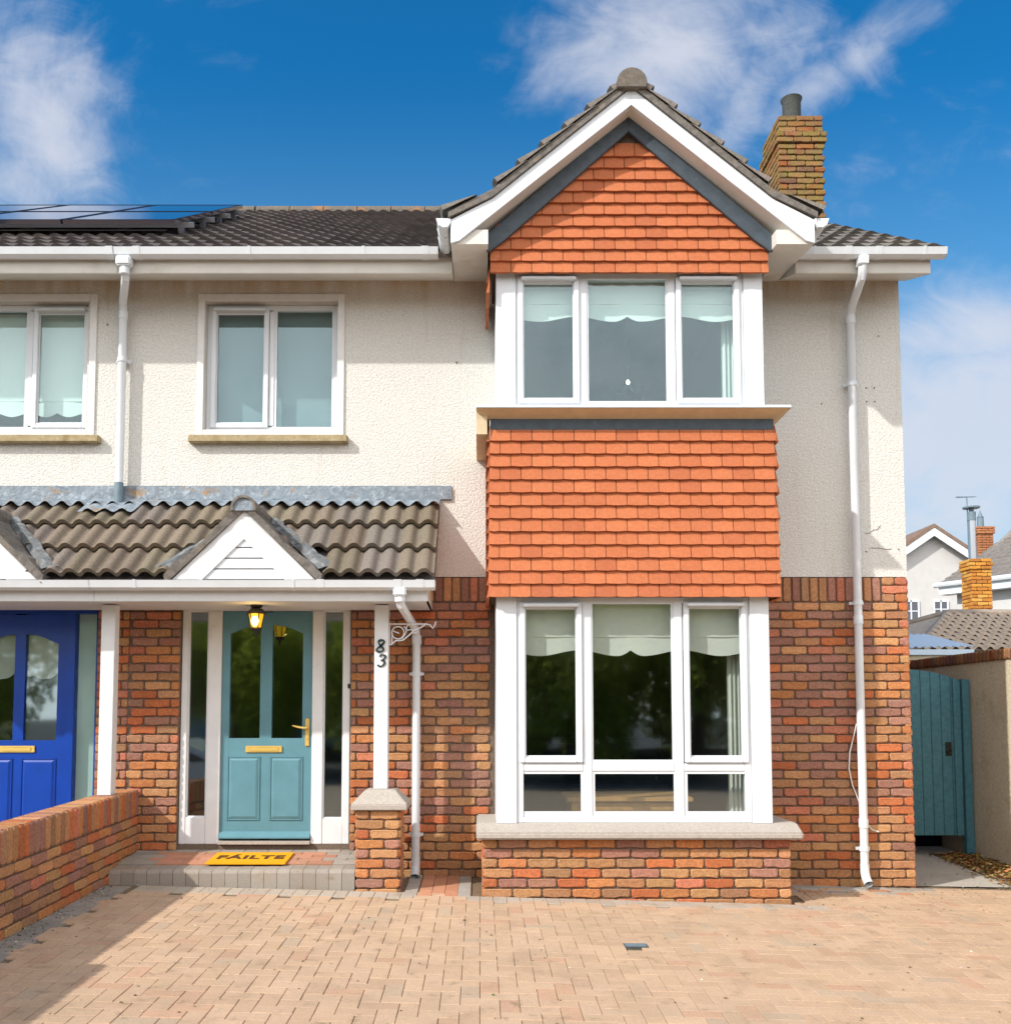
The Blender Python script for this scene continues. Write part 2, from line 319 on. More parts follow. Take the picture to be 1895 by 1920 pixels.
# ------------------------------------------------------------------ pieces: bricks, tiles, pavers
def brick_mesh(w, h, seed, mats, depth=.05):
    r = random.Random(seed); m = MB(); c = .011
    out = [(-w/2 + c, h/2 - r.uniform(0, .002)), (-w/2, h/2 - c), (-w/2 + r.uniform(-.001, .002), -h/2 + c * 1.2), (-w/2 + c * 1.2, -h/2 + r.uniform(-.005, .004)),
           (-w * r.uniform(.1, .22), -h/2 + r.uniform(-.005, .006)), (w * r.uniform(.08, .25), -h/2 + r.uniform(-.005, .006)),
           (w/2 - c * 1.2, -h/2 + r.uniform(-.005, .004)), (w/2, -h/2 + c * 1.2), (w/2 - r.uniform(0, .002), h/2 - c), (w/2 - c, h/2)]
    n = len(out); k = .0065
    front = [(x - math.copysign(min(k, abs(x)), x), -.006 + r.uniform(-.0015, .0015), z - math.copysign(min(k, abs(z)), z)) for x, z in out]
    mid = [(x, 0.002, z) for x, z in out]; bk = [(x, depth, z) for x, z in out]
    m.add(front + mid + bk, [tuple(range(n))] + [(i + n, (i+1) % n + n, (i+1) % n, i) for i in range(n)] + [(i + 2*n, (i+1) % n + 2*n, (i+1) % n + n, i + n) for i in range(n)])
    me = m.mesh('brick', mats); return me
BRICKS = {k: [brick_mesh(w, h, 10 * i + j, None) for j in range(n)] for i, (k, w, h, n) in enumerate([('st', .215, .065, 7), ('hd', .1025, .065, 4), ('so', .065, .215, 5)])}
BDIM = {'st': (.215, .065), 'hd': (.1025, .065), 'so': (.065, .215)}
for l in BRICKS.values():
    for me in l: me.materials.clear(); me.materials.append(MT['brick'])
PAL = [((.45, .135, .055), 2.6), ((.47, .19, .075), 3), ((.46, .245, .115), 2.4), ((.40, .205, .10), 3), ((.29, .15, .115), 3.2), ((.34, .17, .125), 3), ((.46, .165, .10), 1.6), ((.33, .18, .10), 2)]
def brick_color(bias=0.0, rnd=R, dark=1.0):
    """bias>0 towards buff, <0 towards purple-brown"""
    ws = [w * (1 + (1.5 * bias if i in (2, 3) else -.5 * bias if i in (4, 5, 6) else 0) if bias > 0 else 1 + (-1.6 * bias if i in (4, 5, 7) else 0)) for i, (c, w) in enumerate(PAL)]
    c = rnd.choices([p[0] for p in PAL], [max(w, .05) for w in ws])[0]; k = rnd.uniform(.86, 1.14) * dark
    return tuple((x * .86 + y * .14) * k * rnd.uniform(.96, 1.04) for x, y in zip(c, (.385, .165, .085)))

def lay(pcs, M, W, z0, z1, holes=(), gauge=.075, off=0.0, bias=None, rnd=R, top_cut=True, joint=.010, dark=1.0):
    row = 0; z = z1
    while z - .02 > z0:
        zc = z - gauge / 2; h = gauge - joint
        ivs = [(0.0, W)]
        for (a, b, c, d) in holes:
            if c < zc < d:
                nv = []
                for (p, q) in ivs:
                    if a > p: nv.append((p, min(q, a)))
                    if b < q: nv.append((max(p, b), q))
                ivs = [(p, q) for p, q in nv if q - p > .02]
        st = -.225 + (.1125 if row % 2 else 0) + off
        for (p, q) in ivs:
            u = st
            while u < q:
                a, b = max(u, p), min(u + .215, q)
                if b - a > .035:
                    k = 'st' if b - a > .15 else 'hd'; bw, bh = BDIM[k]; me = rnd.choice(BRICKS[k])
                    T = M @ Matrix.Translation(((a + b)/2 + rnd.uniform(-.001, .001), rnd.uniform(-.002, .002), zc + rnd.uniform(-.0012, .0012))) @ Matrix.Rotation(rnd.uniform(-.006, .006), 4, 'Y') @ Matrix.Diagonal(((b - a)/bw, 1, h/bh, 1))
                    if rnd.random() < .5: T = T @ Matrix.Diagonal((-1, 1, 1, 1)) @ Matrix.Identity(4)
                    pw = M @ Vector(((a + b)/2, 0, zc))
                    pcs.append((me, T, brick_color(bias(pw) if bias else 0, rnd, dark)))
                u += .225
        z -= gauge; row += 1
def soldiers(pcs, M, W, zc, h=.205, pitch=.0755, rnd=R, holes=(), bias=-.3, x0=0.0):
    n = int((W - x0) / pitch); p = (W - x0) / max(n, 1)
    for i in range(n):
        u = x0 + (i + .5) * p
        if any(a < u < b for a, b in holes): continue
        T = M @ Matrix.Translation((u, rnd.uniform(-.002, .002), zc + rnd.uniform(-.002, .002))) @ Matrix.Rotation(rnd.uniform(-.012, .012), 4, 'Y') @ Matrix.Diagonal(((p - .010)/.065, 1, h/.215, 1))
        pcs.append((rnd.choice(BRICKS['so']), T, brick_color(bias, rnd)))

def join_mass(name, pcs, m, parent):
    vs, fs, cols = [], [], []
    for me, T, c in pcs:
        b = len(vs); flip = T.determinant() < 0
        vs += [tuple(T @ v.co) for v in me.vertices]
        for p in me.polygons:
            ids = [b + i for i in p.vertices]; fs.append(tuple(reversed(ids)) if flip else tuple(ids)); cols.append((c, len(ids)))
    me = bpy.data.meshes.new(name); me.from_pydata(vs, [], fs); me.materials.append(m)
    ca = me.color_attributes.new('Col', 'FLOAT_COLOR', 'CORNER'); arr = []
    for c, n in cols: arr += [c[0], c[1], c[2], 1.0] * n
    ca.data.foreach_set('color', arr); me.update()
    return tag(link(name, me, parent), kind='stuff')
def emit(name, pcs, parent, mass_mat, limit=300, massname=None, pick=None):
    def sc(q):
        p = q[1].translation; s = proj(p)
        if s is None or not (-40 < s[0] < 1935 and -40 < s[1] < 1960): return 0
        d = q[1].to_scale(); return abs(d.x * d.z) / s[2] ** 2
    idx = sorted(range(len(pcs)), key=lambda i: -sc(pcs[i])); keep = set(idx[:limit])
    if len(pcs) <= limit: keep = set(range(len(pcs)))
    for i in sorted(keep): me, T, c = pcs[i]; link(name, me, parent, T, c)
    rest = [pcs[i] for i in range(len(pcs)) if i not in keep]
    if rest: join_mass(massname or name + '_rest', rest, mass_mat, parent)
    return len(keep), len(rest)

def hung_mesh(seed, w=.165, h=.125):
    r = random.Random(seed); m = MB(); n = 5; t = .024; e = .0026; vs = []
    for i in range(n + 1):
        a = i / n; x = -w/2 + e + (w - 2*e) * a; cam_ = .004 * (1 - (2*a - 1) ** 2)
        vs += [(x, -t - .010 - cam_ * .6, -h/2 - cam_ * .9 + r.uniform(-.0008, .0008)), (x, -.005 - cam_ * .3, h/2), (x, -.008, -h/2 - cam_ * .9)]
    fs = []
    for i in range(n):
        a, b = 3*i, 3*(i+1); fs += [(a, b, b+1, a+1), (a+2, b+2, b, a)]
    fs += [(0, 1, 2), (3*n, 3*n+2, 3*n+1)]
    m.add(vs, fs); me = m.mesh('tile', MT['hung'], fix=False); me.polygons.foreach_set('use_smooth', [True] * len(me.polygons)); me.set_sharp_from_angle(angle=math.radians(35)); return me
HUNG = [hung_mesh(i) for i in range(5)]
def hung_color(rnd=R, k=1.0):
    c = rnd.choices([(.475, .152, .066), (.46, .144, .062), (.495, .162, .070), (.42, .128, .058)], [4, 3, 3, 1])[0]; q = rnd.uniform(.96, 1.04) * k
    return tuple(x * q for x in c)

def pantile_mesh(seed, w=.30, L=.345, waves=2, amp=.021, n=7, th=.016, tail=.03, roll=False):
    """lies in xy: x across, y up the slope; z outward. tail end (y=0) raised"""
    m = MB(); N = n * waves; top = []; bot = []; up = []
    for i in range(N + 1):
        a = i / N * waves; f = a % 1.0 if i < N else 1.0
        z = amp * (0.5 - 0.5 * math.cos(2 * math.pi * (f ** 0.72)))
        if roll: q = (f + .06) % 1.0; z = amp * min(1.0, 1 - abs(math.cos(math.pi * q)) ** 3.2) * (.80 + .35 * q)
        x = -w/2 + w * i / N
        top.append((x, 0, z + tail)); bot.append((x, .004, z + tail - th - .012)); up.append((x, L + .03, z + .004))
    k = N + 1; m.add(top + bot + up, [(i, i+1, 2*k+i+1, 2*k+i) for i in range(N)] + [(k+i, k+i+1, i+1, i) for i in range(N)] + [(0, 2*k, k), (N, k+N, 2*k+N)])
    me = m.mesh('roof_tile', MT['rooftile'], fix=False); me.polygons.foreach_set('use_smooth', [True] * len(me.polygons)); me.set_sharp_from_angle(angle=math.radians(50)); return me
def roof_frame(p0, ang, rz=0.0):
    """local x across, local y up the slope"""
    return Matrix.Translation(p0) @ Matrix.Rotation(rz, 4, 'Z') @ Matrix.Rotation(ang, 4, 'X')

def wall_sheet(m, x0, x1, z0, z1, holes, y, rev=.12):
    xs = sorted({x0, x1, *[h[0] for h in holes if x0 < h[0] < x1], *[h[1] for h in holes if x0 < h[1] < x1]})
    zs = sorted({z0, z1, *[h[2] for h in holes if z0 < h[2] < z1], *[h[3] for h in holes if z0 < h[3] < z1]})
    for a, b in zip(xs, xs[1:]):
        for c, d in zip(zs, zs[1:]):
            if any(h[0] < (a+b)/2 < h[1] and h[2] < (c+d)/2 < h[3] for h in holes): continue
            m.quad((a, y, c), (b, y, c), (b, y, d), (a, y, d))
    for (a, b, c, d) in holes:
        if rev:
            a, b, c, d = max(a, x0), min(b, x1), max(c, z0), min(d, z1)
            m.quad((a, y, c), (a, y, d), (a, y+rev, d), (a, y+rev, c)); m.quad((b, y, d), (b, y, c), (b, y+rev, c), (b, y+rev, d))
            m.quad((a, y, d), (b, y, d), (b, y+rev, d), (a, y+rev, d)); m.quad((b, y, c), (a, y, c), (a, y+rev, c), (b, y+rev, c))

# ================================================================== GROUND
GX, GY, G0 = -.026, .030, .085
def gz(x, y): return G0 + GX * x + GY * y
g = MB(); g.box(-400, 400, -400, 400, -.7, -.42)
g.build('ground', MT['earth'], kind='structure')
g = MB()
g.add([(-9, -6, gz(-9, -6) - .012), (5.0, -6, gz(5, -6) - .012), (5.0, .12, gz(5, .12) - .012), (-9, .12, gz(-9, .12) - .012)], [(0, 1, 2, 3)])
g.add([(5.2, -14, -.46), (30, -14, -.46), (30, 60, -.3), (5.2, 60, -.02)], [(0, 1, 2, 3)])
pg_ = MB(); pg_.add([(-9, -17, -.40), (14, -17, -.40), (5.0, -6, gz(5, -6) - .012), (-9, -6, gz(-9, -6) - .012)], [(0, 1, 2, 3)]); pg_.build('front_paving', mat('brown_paving', (.42, .28, .19), .9, var=.2, grain=12, bump=.3), fix=False, kind='structure')
drive = g.build('driveway', MT['sand'], fix=False, kind='structure')
m = MB(); m.box(-.099, .099, -.049, .049, -.05, -.004); m.f = m.f[:1] + m.f[2:]; m.mi = m.mi[1:]
m.add([(-.099, -.049, -.004), (.099, -.049, -.004), (.099, .049, -.004), (-.099, .049, -.004), (-.0965, -.0465, 0), (.0965, -.0465, 0), (.0965, .0465, 0), (-.0965, .0465, 0)],
      [(4, 5, 6, 7), (0, 1, 5, 4), (1, 2, 6, 5), (2, 3, 7, 6), (3, 0, 4, 7)])
m.f = m.f[1:]; m.mi = m.mi[1:]
PAVER = m.mesh('paver', MT['paver'], fix=False)
TILT = Matrix.Rotation(-math.atan(GX), 4, 'Y') @ Matrix.Rotation(math.atan(GY), 4, 'X')
def paver_at(x, y, vert, c, dz=0.0, rnd=R, sx=1.0, sy=1.0):
    T = Matrix.Translation((x, y, gz(x, y) + dz + rnd.uniform(-.0016, .0016))) @ TILT @ Matrix.Rotation(math.pi/2 if vert else 0, 4, 'Z') @ Matrix.Rotation(rnd.uniform(-.006, .006), 4, 'Z') @ Matrix.Rotation(rnd.uniform(-.006, .006), 4, 'X') @ Matrix.Diagonal((sx, sy, 1, 1))
    return (PAVER, T, c)
RP = random.Random(3); pv = []
def pcol(x, y):
    base = RP.choices([(.55, .38, .25), (.57, .395, .265), (.53, .36, .24), (.56, .39, .265), (.54, .34, .225), (.50, .37, .26)], [5, 4, 3, 4, 1.5, 1])[0]
    k = RP.uniform(.89, .97); return tuple(v * k for v in base)
def grey(): k = RP.uniform(.88, 1.12); return (.37 * k, .345 * k, .31 * k)
def red(): k = RP.uniform(.85, 1.15); return (.50 * k, .235 * k, .14 * k)
def covered(x, y):
    if -.02 < x < 2.39 and y > -.80: return True
    if x < -.58 and y > -.72: return True
    return False
for i in range(-32, 51):
    for j in range(-46, 2):
        k = (i - j) % 4
        if k not in (0, 3): continue
        x, y = (i * .1 + .1, j * .1 + .05) if k == 0 else (i * .1 + .05, j * .1 + .1)
        if x < -2.66 or x > 4.98 or y > .06 or covered(x, y): continue
        if -.58 < x < -.02 and y > -.76: continue                      # paved apart, below
        if x > 2.39 and y > -.30: continue
        if y > -.92 and (x < -.5 or -.1 < x < 2.5): continue           # border course
        if .89 < x < 1.05 and -2.13 < y < -2.02: continue              # stopcock cover
        c = pcol(x, y)
        pv.append(paver_at(x, y, k == 3, c, rnd=RP))
for i in range(26):                                                     # grey border courses
    x = -2.6 + i * .1
    if x < -.56: pv.append(paver_at(x + .05, -.80, True, tuple(a * .6 + b * .4 for a, b in zip(grey(), (.55, .42, .3))), rnd=RP))
for i in range(27): pv.append(paver_at(-.05 + i * .1, -.86, True, tuple(a * .65 + b * .35 for a, b in zip(grey(), (.55, .42, .3))), rnd=RP, sx=.9))
for j in range(39):                                                     # along the garden wall
    pv.append(paver_at(-2.76, -.78 - j * .1, False, tuple(v * .8 for v in grey()), rnd=RP))
for j in range(7):                                                      # red strip between pillar and bay
    for i in range(3):
        pv.append(paver_at(-.42 + i * .1, -.10 - j * .2 + (.1 if i % 2 else 0), True, red(), rnd=RP) if -.10 - j * .2 > -.72 else paver_at(-.42 + i*.1, -.70, False, pcol(0, 0), dz=-.006, rnd=RP))
pv = [p for p in pv if not (p[1].translation.z < 0 and False)]
for j in range(4):
    pv.append(paver_at(-.53, -.10 - j * .2, True, grey(), rnd=RP)); pv.append(paver_at(-.12, -.10 - j * .2, True, grey(), rnd=RP)); pv.append(paver_at(-.22 + .01, -.10 - j*.2, True, grey(), dz=-.004, rnd=RP))
for j in range(2):
    for i in range(13):
        pv.append(paver_at(2.48 + i * .2, -.25 + j * .1, False, [grey, red, grey, lambda: pcol(0, 0)][(i + j) % 4]() if i < 6 else pcol(0, 0), rnd=RP, sy=.99))
for i in range(13): pv.append(paver_at(2.48 + i * .2, -.05, False, tuple(v * .9 for v in grey()) if i < 7 else pcol(0, 0), rnd=RP))
print('pavers', emit('paver', pv, drive, MT['paver_mass'], 300, 'far_pavers'))

# stopcock cover
t = thing('stopcock_cover', (.97, -2.08, gz(.97, -2.08)), 'small dark metal cover set flat into the block paving', 'drain cover')
z = gz(.97, -2.08)
m = MB(); m.box(.895, 1.045, -2.128, -2.035, z - .02, z + .002); m.build('cover_frame', MT['pot'], t, bevel=.002)
m = MB(); m.box(.905, 1.035, -2.118, -2.045, z - .01, z + .005); [m.box(.915 + i * .024, .93 + i * .024, -2.11, -2.053, z + .0052, z + .008) for i in range(5)]; m.build('lid', MT['greypipe'], t)

# ================================================================== OUR HOUSE
PARTY = -2.985; RX = 3.645
house = thing('brick_and_render_house', (.35, 0, .05), 'cream pebbledash and brick house with a tile hung bay, gable and teal front door', 'house')
nb = thing('neighbouring_house', (-4.2, 0, .12), 'attached house at the left with a blue front door, brass letter plate and cream pebbledash', 'house')
W2 = (-2.39, -1.235, 3.89, 5.03); W1 = (-4.565, -3.405, 3.89, 5.03)
DO = (-2.545, -1.10, .24, 2.39); NDO = (-4.75, -3.255, .24, 2.39)
SOF = 5.215; BTOP = 2.612
# rendered wall of each house, brick mortar bed of each
m = MB(); wall_sheet(m, PARTY, RX, BTOP, SOF + .25, [W2, (.20, 2.18, BTOP, 4.98)], 0, .09)
m.quad((RX, 0, BTOP), (RX, 8.8, BTOP), (RX, 8.8, 5.4), (RX, 0, 5.4)); m.add([(RX, 0, 5.4), (RX, 8.8, 5.4), (RX, 4.4, 8.05)], [(0, 1, 2)])
m.quad((RX, 8.8, 0), (PARTY, 8.8, 0), (PARTY, 8.8, 5.4), (RX, 8.8, 5.4))
m.build('rendered_wall', MT['dash'], house, fix=False)
m = MB(); wall_sheet(m, -8.2, PARTY, BTOP, SOF + .25, [W1], 0, .09); m.quad((PARTY, 8.8, 0), (-8.2, 8.8, 0), (-8.2, 8.8, 5.4), (PARTY, 8.8, 5.4)); m.quad((-8.2, 8.8, 0), (-8.2, 0, 0), (-8.2, 0, 8), (-8.2, 8.8, 8))
m.build('rendered_wall', MT['dash'], nb, fix=False)
m = MB(); wall_sheet(m, PARTY, RX - .012, -.2, BTOP, [DO, (.20, 2.18, .35, BTOP)], .012, .10); m.quad((RX - .012, .012, -.3), (RX - .012, 8.8, -.3), (RX - .012, 8.8, BTOP), (RX - .012, .012, BTOP))
m.build('mortar_bed', MT['mortar'], house, fix=False)
m = MB(); wall_sheet(m, -8.2, PARTY, -.2, BTOP, [NDO], .012, .10); m.build('mortar_bed', MT['mortar'], nb, fix=False)
# bricks
pcs = []; RB = random.Random(11)
def bias_f(p):
    b = -.9 * max(0, 1 - abs(p.x - 2.75) / .55) - .5 * max(0, 1 - abs(p.x - .1) / .5) if p.z > .7 else 0
    b += 1.6 * max(0, 1 - p.z / 1.0) + (.5 if p.x > 3.4 else 0)
    return b
I4 = Matrix.Identity(4)
Mf = Matrix.Translation((PARTY, 0, 0))
WW = RX - PARTY
lay(pcs, Mf, WW, -.04, 2.395, [(DO[0] - PARTY - .006, DO[1] - PARTY + .006, 0, 2.4), (.09 - PARTY, 2.30 - PARTY, -1, 3), (-.96 - PARTY, -2.87 - PARTY, -1, -.2), ], bias=bias_f, rnd=RB, off=.03)
soldiers(pcs, Mf, WW - .226, 2.503, rnd=RB, holes=[(.09 - PARTY, 2.30 - PARTY)])
for r_ in range(3):
    zc = 2.575 - r_ * .072
    if r_ == 1: pcs.append((RB.choice(BRICKS['st']), Matrix.Translation((RX - .1075, 0, zc)), brick_color(.3, RB)))
    else:
        for q in (.054, .163): pcs.append((RB.choice(BRICKS['hd']), Matrix.Translation((RX - q, 0, zc)), brick_color(.4, RB)))
# right-hand flank wall: bricks along the depth
Mr = Matrix.Translation((RX, 0, 0)) @ Matrix.Rotation(math.pi/2, 4, 'Z')
# bay base
BX0, BX1, BY = .02, 2.368, -.745
lay(pcs, Matrix.Translation((BX0, BY, 0)), BX1 - BX0, -.06, .492, bias=lambda p: .6, rnd=RB, off=.12)
lay(pcs, Matrix.Translation((BX0, 0, 0)) @ Matrix.Rotation(-math.pi/2, 4, 'Z'), .735, -.02, .492, bias=lambda p: .25, rnd=RB)
lay(pcs, Matrix.Translation((BX1, BY + .01, 0)) @ Matrix.Rotation(math.pi/2, 4, 'Z'), .735, -.02, .492, bias=lambda p: .25, rnd=RB)
# porch pillar
QX0, QX1, QY0, QY1 = -.962, -.618, -.655, -.315
lay(pcs, Matrix.Translation((QX0, QY0, 0)), QX1 - QX0, .0, .70, bias=lambda p: .5, rnd=RB, off=.113)
lay(pcs, Matrix.Translation((QX1, QY0 + .01, 0)) @ Matrix.Rotation(math.pi/2, 4, 'Z'), QY1 - QY0 - .01, .0, .70, bias=lambda p: .5, rnd=RB)
lay(pcs, Matrix.Translation((QX0, QY1, 0)) @ Matrix.Rotation(-math.pi/2, 4, 'Z'), QY1 - QY0 - .01, .2, .70, bias=lambda p: .5, rnd=RB)
print('house bricks', len(pcs), emit('brick', pcs, house, MT['brick_mass'], 300, 'remaining_bricks'))
flank = []; lay(flank, Mr, 8.7, -.04, 2.6, rnd=RB); join_mass('flank_bricks', flank, MT['brick_mass'], house)
m = MB(); m.box(BX0 + .012, BX1 - .012, BY + .012, -.01, -.15, .492); m.build('bay_plinth', MT['mortar'], house)
m = MB(); m.box(QX0 + .012, QX1 - .012, QY0 + .012, QY1 - .012, -.1, .70); m.build('pillar_core', MT['mortar'], house)
# neighbour bricks
pn = []; lay(pn, Matrix.Translation((-4.95, 0, 0)), PARTY + 4.95, .1, 2.395, [(NDO[0] + 4.95, NDO[1] + 4.95 + .006, 0, 2.4)], rnd=RB, bias=lambda p: .1)
soldiers(pn, Matrix.Translation((-4.95, 0, 0)), PARTY + 4.95, 2.503, rnd=RB)
emit('brick', pn, nb, MT['brick_mass'])

# pillar cap (weathered concrete) and posts
m = MB(); a, b = QX0 - .035, QX1 + .055; c, d = QY0 - .045, QY1 + .045
m.add([(a, c, .70), (b, c, .70), (b, d, .70), (a, d, .70), (a, c, .745), (b, c, .745), (b, d, .745), (a, d, .745),
       (a + .10, c + .10, .85), (b - .10, c + .10, .85), (b - .10, d - .10, .85), (a + .10, d - .10, .85)],
      [(0, 3, 2, 1), (0, 1, 5, 4), (1, 2, 6, 5), (2, 3, 7, 6), (3, 0, 4, 7), (4, 5, 9, 8), (5, 6, 10, 9), (6, 7, 11, 10), (7, 4, 8, 11), (8, 9, 10, 11)])
m.build('pillar_cap', MT['stone'], house, bevel=.006)
m = MB(); m.box(-.845, -.733, -.50, -.40, .85, 2.315); post = m.build('porch_post', MT['wood_white'], house, bevel=.004)
m = MB(); m.box(-3.03, -2.92, -.50, -.40, .80, 2.315); m.build('porch_post', MT['wood_white'], nb, bevel=.004)

# ---- house number 83 on the post, drawn as brush strokes
def stroke(pts, ws, y, M0=None):
    m = MB(); n = len(pts); L_, R_ = [], []
    for i, (x, z) in enumerate(pts):
        a = pts[max(i-1, 0)]; b = pts[min(i+1, n-1)]; dx, dz = b[0]-a[0], b[1]-a[1]; l = math.hypot(dx, dz) or 1
        L_.append((x - dz/l*ws[i], z + dx/l*ws[i])); R_.append((x + dz/l*ws[i], z - dx/l*ws[i]))
    for i in range(n - 1):
        q = [L_[i], L_[i+1], R_[i+1], R_[i]]
        m.add([(p[0], y, p[1]) for p in q] + [(p[0], y + .006, p[1]) for p in q], [(0, 1, 2, 3), (7, 6, 5, 4), (0, 4, 5, 1), (1, 5, 6, 2), (2, 6, 7, 3), (3, 7, 4, 0)])
    return m
def digit8(cx, cz, s):
    pts, ws = [], []
    for i in range(49):
        t = 2 * math.pi * i / 48; x = math.sin(2 * t) * .0 + math.sin(t) * 0
        a = t * 1.0
        zz = math.cos(t); xx = math.sin(2 * t) * (.27 if zz > 0 else .33)
        z_ = .5 * zz - .0; pts.append((cx + (xx * .9 + .16 * z_) * s, cz + z_ * s)); ws.append(s * (.045 + .035 * abs(math.cos(2*t + .6))))
    return pts, ws
def digit3(cx, cz, s):
    pts, ws = [], []
    ctl = [(-.25, .32), (-.17, .47), (.03, .5), (.22, .40), (.22, .22), (.06, .06), (-.08, .02), (.12, 0), (.25, -.14), (.22, -.36), (.02, -.5), (-.22, -.46), (-.30, -.33)]
    P = [Vector((x, z, 0)) for x, z in ctl]
    for i in range(len(P) - 1):
        p0, p1, p2, p3 = P[max(i-1, 0)], P[i], P[i+1], P[min(i+2, len(P)-1)]
        for k in range(5):
            t = k / 5; q = .5 * ((2*p1) + (-p0+p2)*t + (2*p0-5*p1+4*p2-p3)*t*t + (-p0+3*p1-3*p2+p3)*t**3)
            pts.append((cx + (q.x + .16 * q.y) * s, cz + q.y * s)); ws.append(s * (.035 + .04 * min(1, abs(q.x) * 4) if i not in (0, 11) else .055))
    return pts, ws
numb = thing('house_number', (-.79, -.50, 1.93), 'black number 83, one numeral above the other, on the white porch post', 'house number')
p, w = digit8(-.793, 1.985, .092); stroke(p, [q * 1.25 for q in w], -.509).build('numeral', MT['number'], numb, fix=False)
p, w = digit3(-.783, 1.868, .092); stroke(p, [q * 1.25 for q in w], -.509).build('numeral', MT['number'], numb, fix=False)

# ---- ornate hanging basket bracket
br = thing('basket_bracket', (-.733, -.45, 2.1), 'white scrolled iron hanging basket bracket without a basket on the porch post', 'bracket')
bx, by, bz = -.731, -.45, 2.165
m = MB(); m.tube([(bx, by, bz), (bx + .30, by, bz), (bx + .33, by, bz - .01), (bx + .35, by, bz - .035), (bx + .365, by, bz - .01), (bx + .375, by, bz + .02)], .006, 8)
m.build('arm', MT['white'], br, smooth=True)
m = MB(); m.box(bx - .001, bx + .007, by - .012, by + .012, bz - .17, bz + .01); m.build('backplate', MT['white'], br)
m = MB()
pts = [(bx + .02, by, bz - .165)] + [(bx + .07 + .05 * math.cos(a), by, bz - .07 + .05 * math.sin(a)) for a in [math.radians(200 - 25 * k) for k in range(17)]]
pts += [(bx + .08, by, bz - .075)]
m.tube(pts, .0055, 8)
m.tube([(bx + .01, by, bz - .17), (bx + .05, by, bz - .135), (bx + .11, by, bz - .13), (bx + .16, by, bz - .09), (bx + .20, by, bz - .05), (bx + .25, by, bz - .03), (bx + .29, by, bz - .004)], .006, 8)
m.tube([(bx + .12, by, bz - .02), (bx + .14, by, bz - .05), (bx + .18, by, bz - .045), (bx + .20, by, bz - .075), (bx + .23, by, bz - .06), (bx + .22, by, bz - .04)], .005, 8)
m.tube([(bx + .10, by, bz - .12), (bx + .135, by, bz - .07), (bx + .14, by, bz - .02), (bx + .16, by, bz)], .005, 8)
m.build('scroll', MT['white'], br, smooth=True)

# ================================================================== windows
def frame_ring(m, x0, x1, z0, z1, y0, y1, t, tb=None):
    tb = tb or t
    m.box(x0, x0 + t, y0, y1, z0, z1); m.box(x1 - t, x1, y0, y1, z0, z1)
    m.box(x0 + t, x1 - t, y0, y1, z1 - t, z1); m.box(x0 + t, x1 - t, y0, y1, z0, z0 + tb)
def window(parent, ox0, ox1, oz0, oz1, y, lights, glass, members=(), outer=.045, name='window', fm='white'):
    """lights: (x0,x1,z0,z1,opening) glass rectangles; opening lights get a proud sash and a trickle vent"""
    m = MB(); frame_ring(m, ox0, ox1, oz0, oz1, y, y + .065, outer)
    for (a, b, c, d) in members: m.box(a, b, y + .002, y + .063, c, d)
    f = m.build(name, MT[fm], parent, bevel=.004)
    for (a, b, c, d, op) in lights:
        if op:
            s = MB(); frame_ring(s, a - .045, b + .045, c - .05, d + .05, y - .016, y + .03, .043); s.build('sash', MT[fm], f, bevel=.005)
            v = MB(); v.box(a - .02, b + .02, y - .058, y - .0165, d + .010, d + .034); v.build('trickle_vent', MT[fm], f, bevel=.006)
        g = MB(); frame_ring(g, a - .03, b + .03, c - .03, d + .03, y + .010, y + .020, .036); g.build('glazing_bead', MT['white'] if fm == 'white' else MT[fm], f)
        q = MB(); frame_ring(q, a - .001, b + .001, c - .001, d + .001, y + .0102, y + .0208, .0055); q.build('rubber_seal', MT['rubber'], f)
        p = MB(); p.box(a - .003, b + .003, y + .021, y + .027, c - .003, d + .003); p.build('pane', MT[glass], f)
    return f
def room(parent, x0, x1, y0, y1, z0, z1, wm, fmm='floor'):
    m = MB(); V = [(x0,y0,z0),(x1,y0,z0),(x1,y1,z0),(x0,y1,z0),(x0,y0,z1),(x1,y0,z1),(x1,y1,z1),(x0,y1,z1)]
    m.add(V, [(4,7,6,5),(1,5,6,2),(2,6,7,3),(3,7,4,0)]); m.m = 1; m.add(V, [(0,3,2,1)][::1])
    return m.build('room_interior', [MT[wm], MT[fmm]], parent, fix=False)

# first floor window of our house
m = MB(); frame_ring(m, -2.452, -1.175, 3.835, 5.092, -.016, .0, .062, .055); m.build('window_surround', MT['plaster'], house, bevel=.004)
window(house, -2.389, -1.236, 3.892, 5.028, .075, [(-2.305, -1.892, 3.977, 4.952, 1), (-1.785, -1.292, 3.936, 4.984, 0)], 'glass_up', [(-1.845, -1.80, 3.95, 4.975)])
m = MB(); m.prism([(-2.50, 3.765), (-1.135, 3.765), (-1.135, 3.83), (-2.50, 3.83)], -.075, .07); m.build('window_sill', MT['sill_old'], house, bevel=.008)
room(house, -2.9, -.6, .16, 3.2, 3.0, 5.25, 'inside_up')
m = MB(); frame_ring(m, -4.63, -3.325, 3.835, 5.092, -.016, .0, .062, .055); m.build('window_surround', MT['plaster'], nb, bevel=.004)
window(nb, -4.564, -3.406, 3.892, 5.028, .075, [(-4.50, -3.975, 3.936, 4.984, 0), (-3.865, -3.468, 3.977, 4.952, 1)], 'glass_up', [(-3.955, -3.915, 3.95, 4.975)])
m = MB(); m.prism([(-4.69, 3.765), (-3.265, 3.765), (-3.265, 3.83), (-4.69, 3.83)], -.075, .07); m.build('window_sill', MT['sill_old'], nb, bevel=.008)
